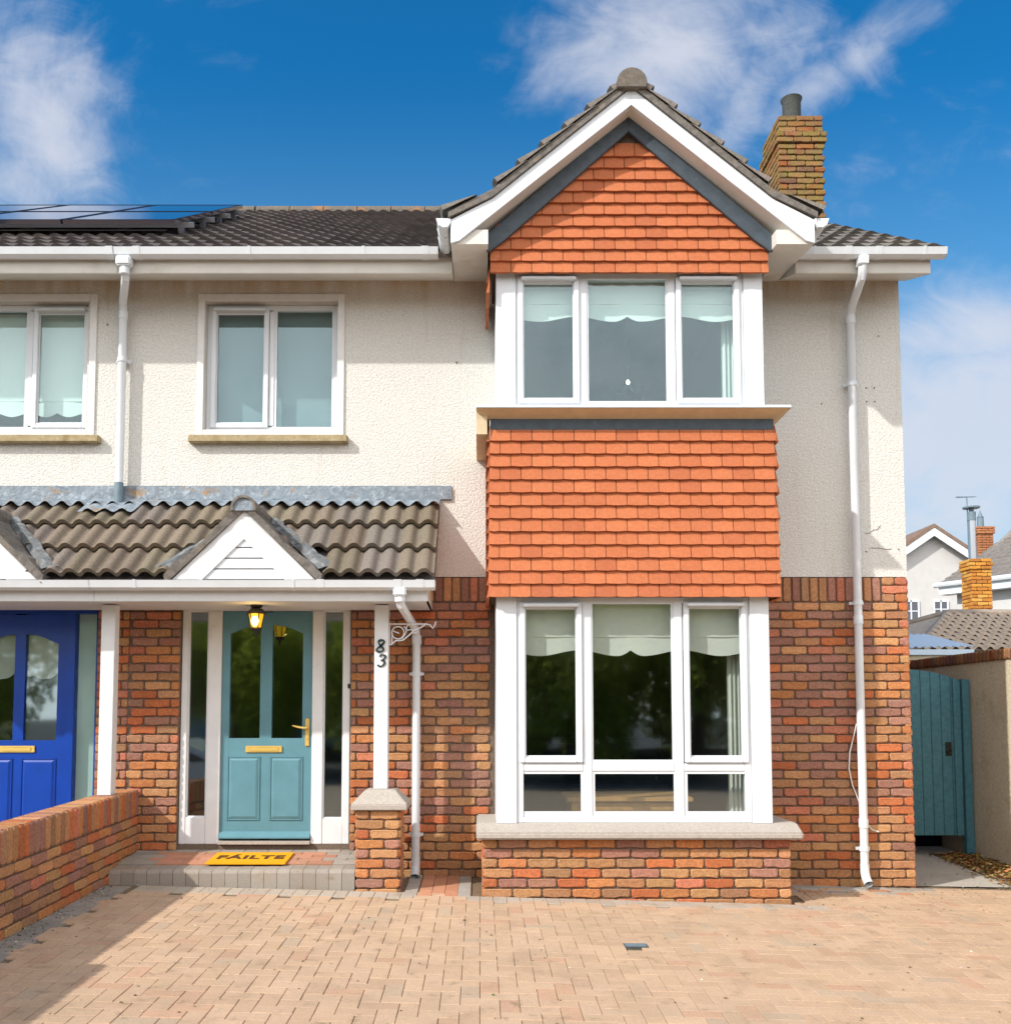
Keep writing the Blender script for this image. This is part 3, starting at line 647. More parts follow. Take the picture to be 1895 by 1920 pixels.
room(nb, -5.0, -3.05, .16, 3.2, 3.0, 5.25, 'inside_up')
# ---- bay joinery
def bay(z0, z1, lights, members, glass, nm):
    m = MB()
    m.prism([(.125, -.70), (.285, -.70), (.285, -.62), (.165, -.62), (.165, 0), (.125, 0)], z0, z1, 'z'); m.build('bay_corner_panel', MT['white'], house, bevel=.004)
    m = MB(); m.prism([(2.10, -.70), (2.252, -.70), (2.252, 0), (2.212, 0), (2.212, -.62), (2.10, -.62)], z0, z1, 'z'); m.build('bay_corner_panel', MT['white'], house, bevel=.004)
    return window(house, .286, 2.099, z0 + .004, z1 - .004, -.685, lights, glass, members, outer=.05, name=nm)
lowf = bay(.60, 2.36, [(.352, .75, 1.115, 2.265, 1), (.872, 1.497, 1.082, 2.308, 0), (1.63, 2.033, 1.115, 2.27, 1), (.302, .785, .685, .985, 0), (.882, 1.505, .685, .985, 0), (1.598, 2.085, .685, .985, 0)],
           [(.798, .868, .65, 2.32), (1.506, 1.578, .65, 2.32), (.336, .797, 1.0, 1.062), (.869, 1.505, 1.0, 1.072), (1.579, 2.05, 1.0, 1.062)], 'glass', 'bay_window')
upf = bay(3.868, 4.97, [(.345, .745, 3.945, 4.885, 1), (.858, 1.487, 3.905, 4.925, 0), (1.605, 2.025, 3.945, 4.885, 1)],
          [(.79, .852, 3.91, 4.93), (1.493, 1.556, 3.91, 4.93)], 'glass_up', 'bay_window')
# concrete sill of the ground floor bay
m = MB(); P = [(-.845, .495), (-.845, .545), (-.70, .605), (0, .605), (0, .495)]
m.prism(P, -.03, 2.44, 'x'); m.build('bay_sill', MT['stone'], house, bevel=.012)
# first floor bay sill: thin white nosing with cream underside, lead below
m = MB(); m.prism([(-.90, 3.80), (-.90, 3.822), (-.69, 3.866), (-.60, 3.866), (-.60, 3.80)], -.03, 2.40, 'x'); m.build('bay_sill', MT['white'], house, bevel=.003)
m = MB(); m.add([(-.03, -.895, 3.798), (2.40, -.895, 3.798), (2.305, -.745, 3.745), (.075, -.745, 3.745), (-.03, 0, 3.798), (2.40, 0, 3.798), (2.305, 0, 3.70), (.075, 0, 3.70), (-.03, -.895, 3.74), (-.03, 0, 3.62)],
      [(0, 1, 2, 3), (0, 3, 7, 4), (1, 5, 6, 2)])
m.box(-.03, .055, -.80, -.001, 3.62, 3.796)
m.build('sill_soffit', MT['cream'], house)
m = MB(); m.box(.08, 2.30, -.765, -.70, 3.66, 3.765); m.build('lead_apron', MT['lead_dark'], house, bevel=.006)
# tile hung apron
m = MB(); m.box(.085, 2.295, -.735, -.0, 2.365, 3.70); m.build('bay_carcass', MT['mortar'], house)
m = MB(); m.prism([(.10, 4.965), (2.28, 4.965), (2.28, 5.3), (1.18, 6.12), (.10, 5.3)], -.735, -.1)
m.build('gable_carcass', MT['mortar'], house)
ht = []; RT = random.Random(5)
rows = 13; gaug = (3.685 - 2.352) / rows
for r_ in range(rows):
    zc = 3.685 - gaug * (r_ + .5) + .006; fl = r_ / rows * .018; y = -.748 - fl
    x0, x1 = .075 - fl * .7, 2.312 + fl * .7; u = x0 - (.0825 if r_ % 2 else 0)
    while u < x1 - .02:
        a, b = max(u, x0), min(u + .165, x1)
        if b - a > .02:
            ht.append((RT.choice(HUNG), Matrix.Translation(((a+b)/2, y + RT.uniform(-.0015, .0015), zc)) @ Matrix.Rotation(RT.uniform(-.006, .006), 4, 'Y') @ Matrix.Diagonal(((b-a)/.165, 1, 1, 1)), hung_color(RT)))
        u += .165
AP, SL = (1.18, 6.06), .835
r_ = 0; z = 4.935; gg = .0955
while z + gg < 6.07:
    zc = z + gg / 2; half = (6.13 - (zc - .02)) / SL * 1.0 if zc > 5.22 else 9
    x0, x1 = max(.078, 1.18 - half), min(2.282, 1.18 + half); u = .078 - (.0825 if r_ % 2 else 0)
    while u < x1:
        a, b = max(u, x0), min(u + .165, x1)
        if b - a > .02:
            ht.append((RT.choice(HUNG), Matrix.Translation(((a+b)/2, -.748 + RT.uniform(-.0015, .0015), zc + .008)) @ Matrix.Rotation(RT.uniform(-.006, .006), 4, 'Y') @ Matrix.Diagonal(((b-a)/.165, 1, .96, 1)), hung_color(RT, .97)))
        u += .165
    z += gg; r_ += 1
print('hung', len(ht), emit('tile', ht, house, MT['hung_mass'], 300, 'remaining_tiles'))
side = []
for sx, rot in ((.082, -math.pi/2), (2.30, math.pi/2)):
    for r_ in range(rows + (2 if rot < 0 else 0)):
        zc = 3.685 - gaug * (r_ + .5) if r_ < rows else 4.93 - (r_ - rows) * .1
        for k in range(5):
            yy = -.70 + k * .15 + (.04 if r_ % 2 else 0)
            if yy < -.02: side.append((RT.choice(HUNG), Matrix.Translation((sx, yy, zc)) @ Matrix.Rotation(rot, 4, 'Z') @ Matrix.Diagonal((.9, 1, 1, 1)), hung_color(RT, .9)))
join_mass('side_hung_tiles', side, MT['hung_mass'], house)

# ---- gable roof over the bay
AX, ZT, YB = 1.182, 6.335, -.955           # barge apex top
KX, KZ, EX, EZ = 1.085, .895, 1.41, 1.068  # kink and eave offsets from apex (half width, drop)
def bargeside(sg):
    P = [(0, 0), (KX, -KZ), (EX, -EZ), (EX, -EZ - .185), (1.345, -1.235), (0, -.138)]
    return [(AX + sg * x, ZT + z) for x, z in P]
for sg in (-1, 1):
    m = MB(); m.prism(bargeside(sg), YB, YB + .022); m.build('bargeboard', MT['white'], house, bevel=.002)
    # rake soffit between barge and tile face
    m = MB(); z0 = ZT - .142; zE = ZT - 1.225
    m.add([(AX, YB + .023, z0), (AX + sg * 1.34, YB + .023, zE), (AX + sg * 1.34, -.70, zE), (AX, -.70, z0), (AX, YB + .023, z0 + .02), (AX + sg * 1.34, YB + .023, zE + .02), (AX + sg * 1.34, -.70, zE + .02), (AX, -.70, z0 + .02)],
          [(0, 1, 2, 3), (4, 5, 6, 7), (0, 4, 5, 1), (1, 5, 6, 2), (2, 6, 7, 3)])
    # eaves box return and sloping soffit to the wall
    a, b = AX + sg * 1.12, AX + sg * 1.408; lo, hi = min(a, b), max(a, b)
    m.add([(lo, YB + .024, 5.085), (hi, YB + .024, 5.085), (hi, .0, SOF - .005), (lo, 0, SOF - .005), (lo, YB + .024, 5.20), (hi, YB + .024, 5.20), (hi, 0, 5.3), (lo, 0, 5.3)],
          [(0, 3, 2, 1), (0, 1, 5, 4), (1, 2, 6, 5), (2, 3, 7, 6), (3, 0, 4, 7), (4, 5, 6, 7)])
    m.build('gable_soffit', MT['fascia'], house)
    # lead along the rake
    m = MB(); P = [(0, 6.225), (1.13, 5.225), (1.13, 5.09), (1.105, 5.09), (.99, 5.18), (0, 6.075)]
    P = [(AX + sg * x, z) for x, z in P]; m.prism(P, -.805, -.775); m.build('lead_flashing', MT['lead_dark'], house, bevel=.003)
# gable roof planes: deck, verge mortar, tiles
ang = math.atan(KZ / KX); slen = math.hypot(KX, KZ)
GT = [pantile_mesh(i, w=.30, L=.265, waves=2, amp=.018, n=5, th=.03, tail=.058) for i in range(2)]
rt = []; RR = random.Random(9)
def tcol(base, s=.12): k = RR.uniform(1 - s, 1 + s); return tuple(v * k * RR.uniform(.97, 1.03) for v in base)
for sg in (-1, 1):
    m = MB(); m.prism([(AX, ZT + .005), (AX + sg * KX, ZT - KZ + .005), (AX + sg * (EX + .02), ZT - EZ + .01), (AX + sg * (EX + .02), ZT - EZ + .055), (AX + sg * KX, ZT - KZ + .065), (AX, ZT + .07)], YB - .02, 1.6)
    m.build('roof_deck', MT['verge'], house)
    slope_pts = [(0, .062), (KX, -KZ + .062), (EX + .05, -EZ + .045)]
    L1 = slen; n1 = 7; gl = L1 / (n1 - 1)
    for r_ in range(7):
        s0 = (r_ + .75) * gl
        if s0 <= L1: x, z, an = s0 * math.cos(ang), ZT + .062 - s0 * math.sin(ang), ang
        else:
            x, z, an = EX + .055, ZT - EZ + .045, math.atan((EZ - KZ) / (EX - KX))
        for k in range(8):
            yy = YB - .035 + .15 + k * .30
            zroof = 5.25 + .6 * (yy + .5)
            if z < zroof - .25 and k > 1: continue
            F = Matrix.Translation((AX + sg * x, yy, z)) @ Matrix.Rotation(-sg * -math.pi/2, 4, 'Z') @ Matrix.Rotation(an, 4, 'X') @ Matrix.Diagonal((1, .62 if r_ == 0 else 1.0, 1, 1))
            rt.append((RR.choice(GT), F, tcol((.20, .18, .16))))
m = MB(); n = 12; pr = [(AX + .118 * math.cos(t), ZT + .015 + .118 * math.sin(t)) for t in [math.pi * (-.12 + 1.24 * i / n) for i in range(n + 1)]]
m.prism(pr, YB - .055, .9); m.build('ridge_tile', MT['ridge'], house, bevel=.004)

# ---- main roof
EY, EZ0, RYY, RZ = -.52, 5.235, 4.4, 8.16
ma = math.atan((RZ - EZ0) / (RYY - EY)); ml = math.hypot(RZ - EZ0, RYY - EY)
PT = [pantile_mesh(i, L=.325, n=6, amp=.024, tail=.034) for i in range(2)]
def main_tiles(lst, xa, xb, rows_, skip=None, base=(.115, .098, .092)):
    nr = 16; g_ = ml / nr
    for r_ in range(nr):
        if r_ not in rows_: continue
        n = round((xb - xa) / .30); w = (xb - xa) / n
        for i in range(n):
            x = xa + (i + .5) * w; s0 = r_ * g_; y = EY + s0 * math.cos(ma); z = EZ0 + s0 * math.sin(ma)
            if skip and skip(x, y, z): continue
            F = roof_frame((x, y, z), ma) @ Matrix.Diagonal((w / .30, 1, 1, 1))
            lst.append((RR.choice(PT), F, tcol(base, .2)))
gab = lambda x, y, z: abs(x - AX) < (ZT - z) / .83 + .1
main_tiles(rt, PARTY + .2, -.16, range(16), lambda x, y, z: x > AX - (ZT - z) / .83 + .1 and z < ZT)
main_tiles(rt, 2.55, 3.80, range(12), base=(.15, .135, .12))
# ---- porch roof tiles (large, lit)
PZ0, PZ1, PY0, PX1 = 2.475, 3.255, -.83, -.352
pa = math.atan((PZ1 - PZ0) / -PY0); pl = math.hypot(PZ1 - PZ0, PY0)
PTL = [pantile_mesh(i, w=.30, L=.345, n=10, amp=.046, th=.026, tail=.058, roll=True) for i in range(2)]
def porch_tiles(lst, xa, xb, gx):
    n = round((xb - xa) / .285); w = (xb - xa) / n
    for r_ in range(3):
        for i in range(n):
            x = xa + (i + .5) * w; s0 = .02 + r_ * .352; y = PY0 + s0 * math.cos(pa); z = PZ0 - .01 + s0 * math.sin(pa)
            if any(abs(x - g0) < (.50, .10, -1)[r_] for g0 in gx): continue
            F = roof_frame((x, y, z), pa) @ Matrix.Rotation(RR.uniform(-.006, .006), 4, 'Z') @ Matrix.Diagonal((w / .30, 1, 1, 1))
            lst.append((RR.choice(PTL), F, tcol((.185, .152, .115) if RR.random() > .25 else (.175, .152, .13), .12)))
GC, NGC = -1.812, -3.94
porch_tiles(rt, PARTY + .06, PX1, [GC])
print('roof tiles', len(rt), emit('roof_tile', rt, house, MT['tilemass'], 300, 'remaining_roof_tiles'))
nt_ = []; main_tiles(nt_, -6.9, PARTY + .2, range(16), lambda x, y, z: (y > .9 and x < -3.1 and y < 2.6)); porch_tiles(nt_, -4.93, PARTY + .06, [NGC])
print('nb tiles', len(nt_), emit('roof_tile', nt_, nb, MT['tilemass'], 300, 'remaining_roof_tiles'))
for par, xa, xb in ((house, PARTY, 3.79), (nb, -8.4, PARTY)):
    m = MB(); m.prism([(EY, EZ0 - .01), (RYY, RZ - .012), (9.3, EZ0 - .01), (9.3, EZ0 - .06), (RYY, RZ - .07), (EY, EZ0 - .06)], xa, xb, 'x'); m.build('roof_deck', MT['tilemass'], par)
    m = MB(); n = 10
    x = xa
    while x < xb - .1:
        pr = [(RYY + .12 * math.cos(t), RZ - .03 + .11 * math.sin(t)) for t in [math.pi * (-.05 + 1.1 * i / n) for i in range(n + 1)]]
        m = MB(); m.prism(pr, x + .004, min(x + .445, xb), 'x'); m.build('ridge_tile', MT['ridge'], par, bevel=.003); x += .45
m = MB(); m.prism([(PY0 + .03, PZ0 - .02), (0, PZ1 - .01), (0, PZ1 - .08), (PY0 + .03, PZ0 - .06)], PARTY, PX1 + .005, 'x'); m.build('porch_deck', MT['verge'], house)
m = MB(); m.prism([(PY0 + .03, PZ0 - .02), (0, PZ1 - .01), (0, PZ1 - .08), (PY0 + .03, PZ0 - .06)], -5.0, PARTY, 'x'); m.build('porch_deck', MT['verge'], nb)

# ---- porch canopy trim
def gutter(parent, x0, x1, yb, zt, r=.056, axis='x', yb2=None, brackets=(), uni=()):
    m = MB(); n = 8
    prof = [(yb, zt), (yb, zt - .035), (yb - .02, zt - .068), (yb - .062, zt - .075), (yb - .095, zt - .055), (yb - .108, zt - .012), (yb - .112, zt), (yb - .104, zt), (yb - .098, zt - .012), (yb - .088, zt - .045), (yb - .06, zt - .063), (yb - .022, zt - .057), (yb - .008, zt - .03), (yb - .008, zt)]
    m.prism(prof, x0, x1, axis); g = m.build('gutter', MT['white'], parent)
    big = [(yb - .055 + (a - yb + .055) * 1.07, zt - .035 + (b - zt + .035) * 1.12) for a, b in prof]
    for x in brackets:
        b = MB(); b.prism(big[:8] + [(yb - .05, zt + .003)], x - .012, x + .012, axis); b.build('gutter_bracket', MT['white'], g)
    for x in uni:
        b = MB(); b.prism(big[:8] + [(yb - .05, zt + .003)], x - .03, x + .03, axis); b.build('gutter_union', MT['white'], g, bevel=.002)
    for x in (x0, x1):
        b = MB(); b.prism(prof[:7], x - .003, x + .003, axis); b.build('gutter_end_cap', MT['white'], g)
    return g
for par, xa, xb, brk, un in ((house, PARTY + .001, PX1 + .005, (-2.64, -1.43, ), (-1.22, -.63, -.46)), (nb, -5.0, PARTY - .001, (-3.70, -4.6), ())):
    m = MB(); m.box(xa, min(xb, -.405), -.775, -.752, 2.312, 2.43); m.build('porch_fascia', MT['wood_white'], par, bevel=.003)
    m = MB(); m.box(xa, min(xb, -.405), -.751, -.02, 2.325, 2.34); m.build('porch_ceiling', MT['wood_white'], par)
    gutter(par, xa, xb, -.777, 2.463, brackets=brk, uni=un)
m = MB(); m.prism([(-.751, 2.325), (-.751, 2.45), (-.02, 3.17), (-.02, 2.325)], -.425, -.406, 'x'); m.build('porch_end_panel', MT['garden_render'], house)
# flashings, built as slightly crumpled lead strips
def crumple(name, x0, x1, ptsfun, nz, parent, m_, nx=None, amp=.006, f=9.):
    nx = nx or int((x1 - x0) / .03); m = MB(); vs = []
    for j in range(nz + 1):
        for i in range(nx + 1):
            x = x0 + (x1 - x0) * i / nx; p = Vector(ptsfun(x, j / nz)); k = noise.noise(p * f) * amp + noise.noise(p * f * 3) * amp * .5
            vs.append((p.x + k * .3, p.y - abs(k) * 1.2 - .002, p.z + (k * .6 if j in (0,) else k * .3)))
    m.add(vs, [(j*(nx+1)+i, j*(nx+1)+i+1, (j+1)*(nx+1)+i+1, (j+1)*(nx+1)+i) for j in range(nz) for i in range(nx)])
    return m.build(name, m_, parent, smooth=True, fix=False)
for par, xa, xb, xc in ((house, PARTY, -.243, PX1 + .01), (nb, -5.0, PARTY, PARTY)):
    m = MB(); m.box(xa, xb, -.010, .0, 3.275, 3.400); m.build('flashing_upstand', MT['lead'], par, bevel=.002)
    crumple('flashing_cover', xa, xb, lambda x, t: (x, -.016 - .004 * (1 - t), 3.278 + .112 * t), 4, par, MT['lead'])
    crumple('flashing_apron', xa, xc, lambda x, t: (x, -.150 + .140 * t, 3.215 + .068 * t + .022 * math.sin(x / .1425 * 2 * math.pi) * (1 - t)), 4, par, MT['lead'], nx=int((xc - xa) / .018), amp=.004)
# lead skirt below the upper downpipe
crumple('lead_skirt', -3.33, -2.86, lambda x, t: (x + (t - .5) * .04, -.262 + .250 * t, 3.135 + .155 * t + .016 * math.sin(x / .1425 * 2 * math.pi) * (1 - t)), 6, nb, MT['lead'], nx=20, amp=.004)

# mini gables over the doors
def mini_gable(par, cx):
    yf = -.862
    zb = 2.468; apz = 3.005; hw = .548
    for sg in (-1, 1):
        P = [(cx, apz), (cx + sg * hw, zb), (cx + sg * (hw - .215), zb), (cx, apz - .205)]
        m = MB(); m.prism(P, yf, yf + .025); m.build('bargeboard', MT['wood_white'], par, bevel=.003)
        m = MB(); P = [(cx, apz - .2), (cx + sg * (hw - .21), zb), (cx + sg * (hw - .232), zb), (cx, apz - .222)]; m.prism(P, yf - .004, yf + .02); m.build('moulding', MT['wood_white'], par)
        # roof slope with a lumpy mortar/lead edge
        m = MB(); n = 14; vs = []; RQ = random.Random(int(cx * 100) + sg)
        for i in range(n + 1):
            s = i / n; x = cx + sg * (hw + .045) * s; z = apz + .035 - (apz - zb + .03) * s
            th = .055 + .018 * math.sin(s * 9) * (s > .3) + RQ.uniform(-.006, .012)
            yb_ = -.26 - (z - 3.0) * -1.0 if False else max(-.79 + .06, (z - 3.255) / .94 + .0)
            vs += [(x, yf - .02 + RQ.uniform(-.004, .004), z - .038), (x + sg * .012, yf - .026 + RQ.uniform(-.005, .005), z - .035 + th), (x + sg * .02, yb_ + .03, z + th - .03 + RQ.uniform(0, .01)), (x, yb_ + .03, z - .05)]
        fs = []
        for i in range(n):
            a = 4 * i; b = a + 4; fs += [(a, b, b+1, a+1), (a+1, b+1, b+2, a+2), (a+2, b+2, b+3, a+3), (a+3, b+3, b, a)]
        fs += [(0, 1, 2, 3), (4*n, 4*n+3, 4*n+2, 4*n+1)]
        m.add(vs, fs); m.build('gable_slope', MT['verge'], par, bevel=0)
        # crumpled lead valley where the slope meets the porch tiles
        m = MB(); vs = []; n = 16
        for i in range(n + 1):
            s = i / n; z = 3.0 - .50 * s; x = cx + sg * (.05 + .54 * s); y = (z - 3.255) / .94 - .02
            w = .035 + .025 * RQ.random() + .04 * s
            vs += [(x - sg * .02, y - .02, z + .055), (x + sg * w * .5, y - .035 - RQ.uniform(0, .012), z + .068 + RQ.uniform(0, .012)), (x + sg * (w + .02), y - .015, z + .072 + RQ.uniform(-.004, .01))]
        m.add(vs, [(3*i, 3*i+3, 3*i+4, 3*i+1) for i in range(n)] + [(3*i+1, 3*i+4, 3*i+5, 3*i+2) for i in range(n)])
        m.build('valley_lead', MT['valley'], par, fix=True)
    m = MB(); k = 0; z = zb
    while z < apz - .225:
        w = (apz - .215 - z) / (apz - .215 - zb) * (hw - .215); w2 = (apz - .215 - min(z + .083, apz - .215)) / (apz - .215 - zb) * (hw - .215)
        b = MB(); b.prism([(cx - w, z + .005), (cx + w, z + .005), (cx + w2 + .003, min(z + .080, apz - .215)), (cx - w2 - .003, min(z + .080, apz - .215))], yf + .008, yf + .02)
        b.build('cladding_board', MT['white'], par, bevel=.002); z += .083
    m = MB(); m.prism([(cx - hw, zb - .02), (cx + hw, zb - .02), (cx, apz - .03)], yf + .021, yf + .035); m.build('gable_back', MT['mortar'], par)
    n = 10; pr = [(cx + .098 * math.cos(t), apz + .012 + .098 * math.sin(t)) for t in [math.pi * (-.08 + 1.16 * i / n) for i in range(n + 1)]]
    pr2 = [(cx + .078 * math.cos(t), apz + .012 + .078 * math.sin(t)) for t in [math.pi * (1.08 - 1.16 * i / n) for i in range(n + 1)]]
    m = MB(); m.prism(pr + pr2, yf - .05, -.16); m.build('ridge_tile', MT['verge'], par)
    m = MB(); m.prism(pr2, yf - .035, yf + .05); m.build('ridge_mortar', MT['lead'], par)
mini_gable(house, GC); mini_gable(nb, NGC)

# ---- main eaves: fascia, soffit, gutter
for par, xa, xb in ((house, PARTY + .001, -.228), (house, 2.595, 3.71), (nb, -8.3, PARTY - .001)):
    m = MB(); m.add([(xa, -.47, 5.065), (xb, -.47, 5.065), (xb, -.47, 5.21), (xa, -.47, 5.21), (xa, -.45, 5.065), (xb, -.45, 5.065), (xb, -.45, 5.21), (xa, -.45, 5.21)], [(0,1,2,3),(7,6,5,4),(0,4,5,1),(3,2,6,7),(0,3,7,4),(1,5,6,2)])
    m.build('fascia', MT['fascia'], par, bevel=.004)
    m = MB(); xw = xb if xb < 3 else xb
    m.add([(xa, -.452, 5.067), (xw, -.452, 5.067), (xw, 0, SOF), (xa, 0, SOF), (xa, -.452, 5.19), (xw, -.452, 5.19), (xw, .1, 5.45), (xa, .1, 5.45)], [(0,3,2,1),(4,5,6,7),(0,1,5,4),(1,2,6,5),(2,3,7,6),(3,0,4,7)])
    m.build('soffit', MT['fascia'], par)
gutter(house, PARTY + .001, -.345, -.471, 5.238, brackets=(-1.88, -.95), uni=(-.45, -2.80))
gutter(house, 2.56, 3.80, -.471, 5.238, brackets=(2.72, 3.62), uni=(3.00, 3.25))
gutter(nb, -8.3, PARTY - .001, -.471, 5.238, brackets=(-4.1, -5.2), uni=(-3.02,))
# short gutters along the two eaves of the gable (run in depth)
for sg, xx in ((-1, AX - EX - .004), (1, AX + EX + .004)):
    m = MB(); zt = 5.275; prof = [(0, zt), (0, zt - .035), (.02, zt - .068), (.055, zt - .073), (.088, zt - .05), (.105, zt), (.097, zt), (.08, zt - .042), (.055, zt - .06), (.022, zt - .055), (.008, zt - .03), (.008, zt)]
    prof = [(xx + sg * a, b) for a, b in prof]; m.prism(prof, YB - .01, -.50); g_ = m.build('gutter', MT['white'], house)
    for yy in (-.955, -.80, -.66):
        b = MB(); b.prism([(xx + sg * (.052 + (abs(a - xx) - .052) * 1.1), zt - .035 + (z_ - zt + .035) * 1.12) for a, z_ in prof[:6]], yy, yy + .02 if yy > -.9 else yy + .03); b.build('gutter_bracket', MT['white'], g_)

# ---- downpipes
def pipe(par, name, pts, r=.034, m_='white', brk=(), col=()):
    m = MB(); m.tube(pts, r, 16); o = m.build(name, MT[m_], par, smooth=True)
    for p in brk:
        b = MB(); b.tube([(p[0], p[1], p[2] - .018), (p[0], p[1], p[2] + .018)], r + .007, 16); b.box(p[0] - .06, p[0] + .06, p[1] + .03, p[1] + .045, p[2] - .012, p[2] + .012); b.box(p[0] - .012, p[0] + .012, p[1] + r, -.002, p[2] - .012, p[2] + .012)
        b.build('pipe_bracket', MT[m_], o)
    for p in col:
        b = MB(); b.tube([p, (p[0], p[1], p[2] + .07)], r + .006, 16); b.build('pipe_collar', MT[m_], o, smooth=True)
    return o
px = 3.19
pipe(house, 'downpipe', [(3.125, -.527, 5.17), (3.125, -.527, 5.08), (3.13, -.50, 5.02), (px - .005, -.12, 4.92), (px, -.075, 4.86), (px, -.075, .14)], brk=[(px, -.075, z) for z in (4.27, 2.38, .325)], col=[(px, -.075, 4.80), (px, -.075, .50), (px, -.075, 2.2)])
m = MB(); m.tube([(px, -.075, .20), (px, -.078, .13), (px, -.10, .085), (px, -.155, .045)], .037, 16, caps=False); m.tube([(px, -.155, .045), (px, -.10, .085)], .031, 16, caps=False); sh = m.build('downpipe_shoe', MT['white'], house, smooth=True)
m = MB(); m.tube([(px, -.12, .07), (px, -.119, .0705)], .031, 16); m.build('shoe_bore', MT['greypipe'], house)
m = MB(); m.add([(3.085, -.583, 5.175), (3.165, -.583, 5.175), (3.165, -.49, 5.175), (3.085, -.49, 5.175), (3.08, -.57, 5.10), (3.17, -.57, 5.10), (3.08, -.49, 5.10), (3.08, -.49, 5.10)], [(0,1,2,3),(7,6,5,4),(0,4,5,1),(1,5,6,2),(2,6,7,3),(3,7,4,0)]); m.build('gutter_outlet', MT['white'], house, bevel=.008)
px = -3.075
pipe(nb, 'downpipe', [(-2.905, -.527, 5.17), (-2.905, -.527, 5.08), (-2.91, -.49, 5.02), (px + .01, -.12, 4.97), (px, -.075, 4.90), (px, -.075, 3.40)], brk=[(px, -.075, 4.48)], col=[(-2.905, -.527, 5.03), (px, -.075, 4.84)])
m = MB(); m.box(-2.965, -2.845, -.583, -.49, 5.09, 5.17); m.build('gutter_outlet', MT['white'], nb, bevel=.012)
pipe(nb, 'downpipe_offset', [(px, -.075, 3.41), (px, -.08, 3.17)], r=.037, m_='greypipe')
px = -.535
pipe(house, 'downpipe', [(-.615, -.833, 2.42), (-.615, -.833, 2.33), (-.61, -.81, 2.28), (px - .005, -.14, 2.155), (px, -.075, 2.09), (px, -.075, .20)], brk=[(px, -.075, 1.78), (px, -.075, .44)], col=[(-.615, -.833, 2.30), (px, -.075, 2.03)])
m = MB(); m.box(-.665, -.565, -.885, -.785, 2.34, 2.41); m.build('gutter_outlet', MT['white'], house, bevel=.012)
m = MB(); m.tube([(px, -.075, .26), (px, -.078, .19), (px, -.10, .145), (px, -.15, .105)], .037, 16, caps=False); m.tube([(px, -.15, .105), (px, -.10, .145)], .031, 16, caps=False); m.build('downpipe_shoe', MT['white'], house, smooth=True)
m = MB(); m.tube([(px, -.12, .13), (px, -.119, .1305)], .031, 16); m.build('shoe_bore', MT['greypipe'], house)
# stray cable by the right downpipe
m = MB(); m.tube([(3.17, -.03, 1.36), (3.145, -.022, 1.25), (3.11, -.022, 1.12), (3.10, -.022, .98), (3.125, -.022, .85), (3.165, -.025, .74), (3.20, -.03, .64), (3.24, -.03, .52), (3.28, -.022, .475), (3.33, -.03, .46)], .006, 6)
tag(m.build('loose_cable', MT['plaster'], None, smooth=True), 'thin loose white cable bowed out beside the right hand downpipe', 'cable')

# ---- step in front of the door
step = thing('porch_step', (-1.9, -.33, .08), 'low paved porch step with grey bullnose edge blocks and red paving at the teal door', 'step')
SX0, SX1, SY0 = -2.87, -.966, -.655
def sz(y): return .243 + (y - SY0) / -SY0 * .055
m = MB(); m.add([(SX0, SY0 + .012, -.1), (SX1, SY0 + .012, -.1), (SX1, .0, -.1), (SX0, 0, -.1), (SX0, SY0 + .012, .225), (SX1, SY0 + .012, .225), (SX1, 0, .285), (SX0, 0, .285)], [(0,3,2,1),(4,5,6,7),(0,1,5,4),(1,2,6,5),(2,3,7,6),(3,0,4,7)])
m.build('step_core', MT['sand'], step)
RS = random.Random(2)
def bull():
    m = MB(); P = [(0, -.19), (0, -.028), (.008, -.012), (.022, -.002), (.04, 0), (.198, .004), (.198, -.19)]
    m.prism(P, -.0485, .0485, 'x'); return m.mesh('edge_block', MT['paver'], bevel=.0)
BL = bull(); n = 19; w = (SX1 - SX0) / n
for i in range(n):
    k = RS.uniform(.9, 1.12)
    link('edge_block', BL, step, Matrix.Translation((SX0 + (i + .5) * w, SY0 + RS.uniform(-.002, .002), .243 + RS.uniform(-.002, .002))) @ Matrix.Diagonal((w / .1003, 1, 1, 1)), (.31 * k, .275 * k, .24 * k))
y = SY0 + .205
r_ = 0
while y < -.02:
    x = SX0 + (0 if r_ % 2 else -.1)
    while x < SX1:
        a, b = max(x, SX0), min(x + .2, SX1)
        if b - a > .03:
            edge = a < SX0 + .19 or b > SX1 - .19 or y > -.13
            c = (lambda k: (.33 * k, .305 * k, .27 * k) if edge else (.46 * k, .21 * k, .135 * k))(RS.uniform(.85, 1.15))
            T = Matrix.Translation(((a + b)/2, y + .05, sz(y + .05) + .002)) @ Matrix.Rotation(math.atan(.055/.655), 4, 'X') @ Matrix.Diagonal(((b - a - .004)/.196, .97, 1, 1))
            link('paver', PAVER, step, T, c)
        x += .2
    y += .1; r_ += 1
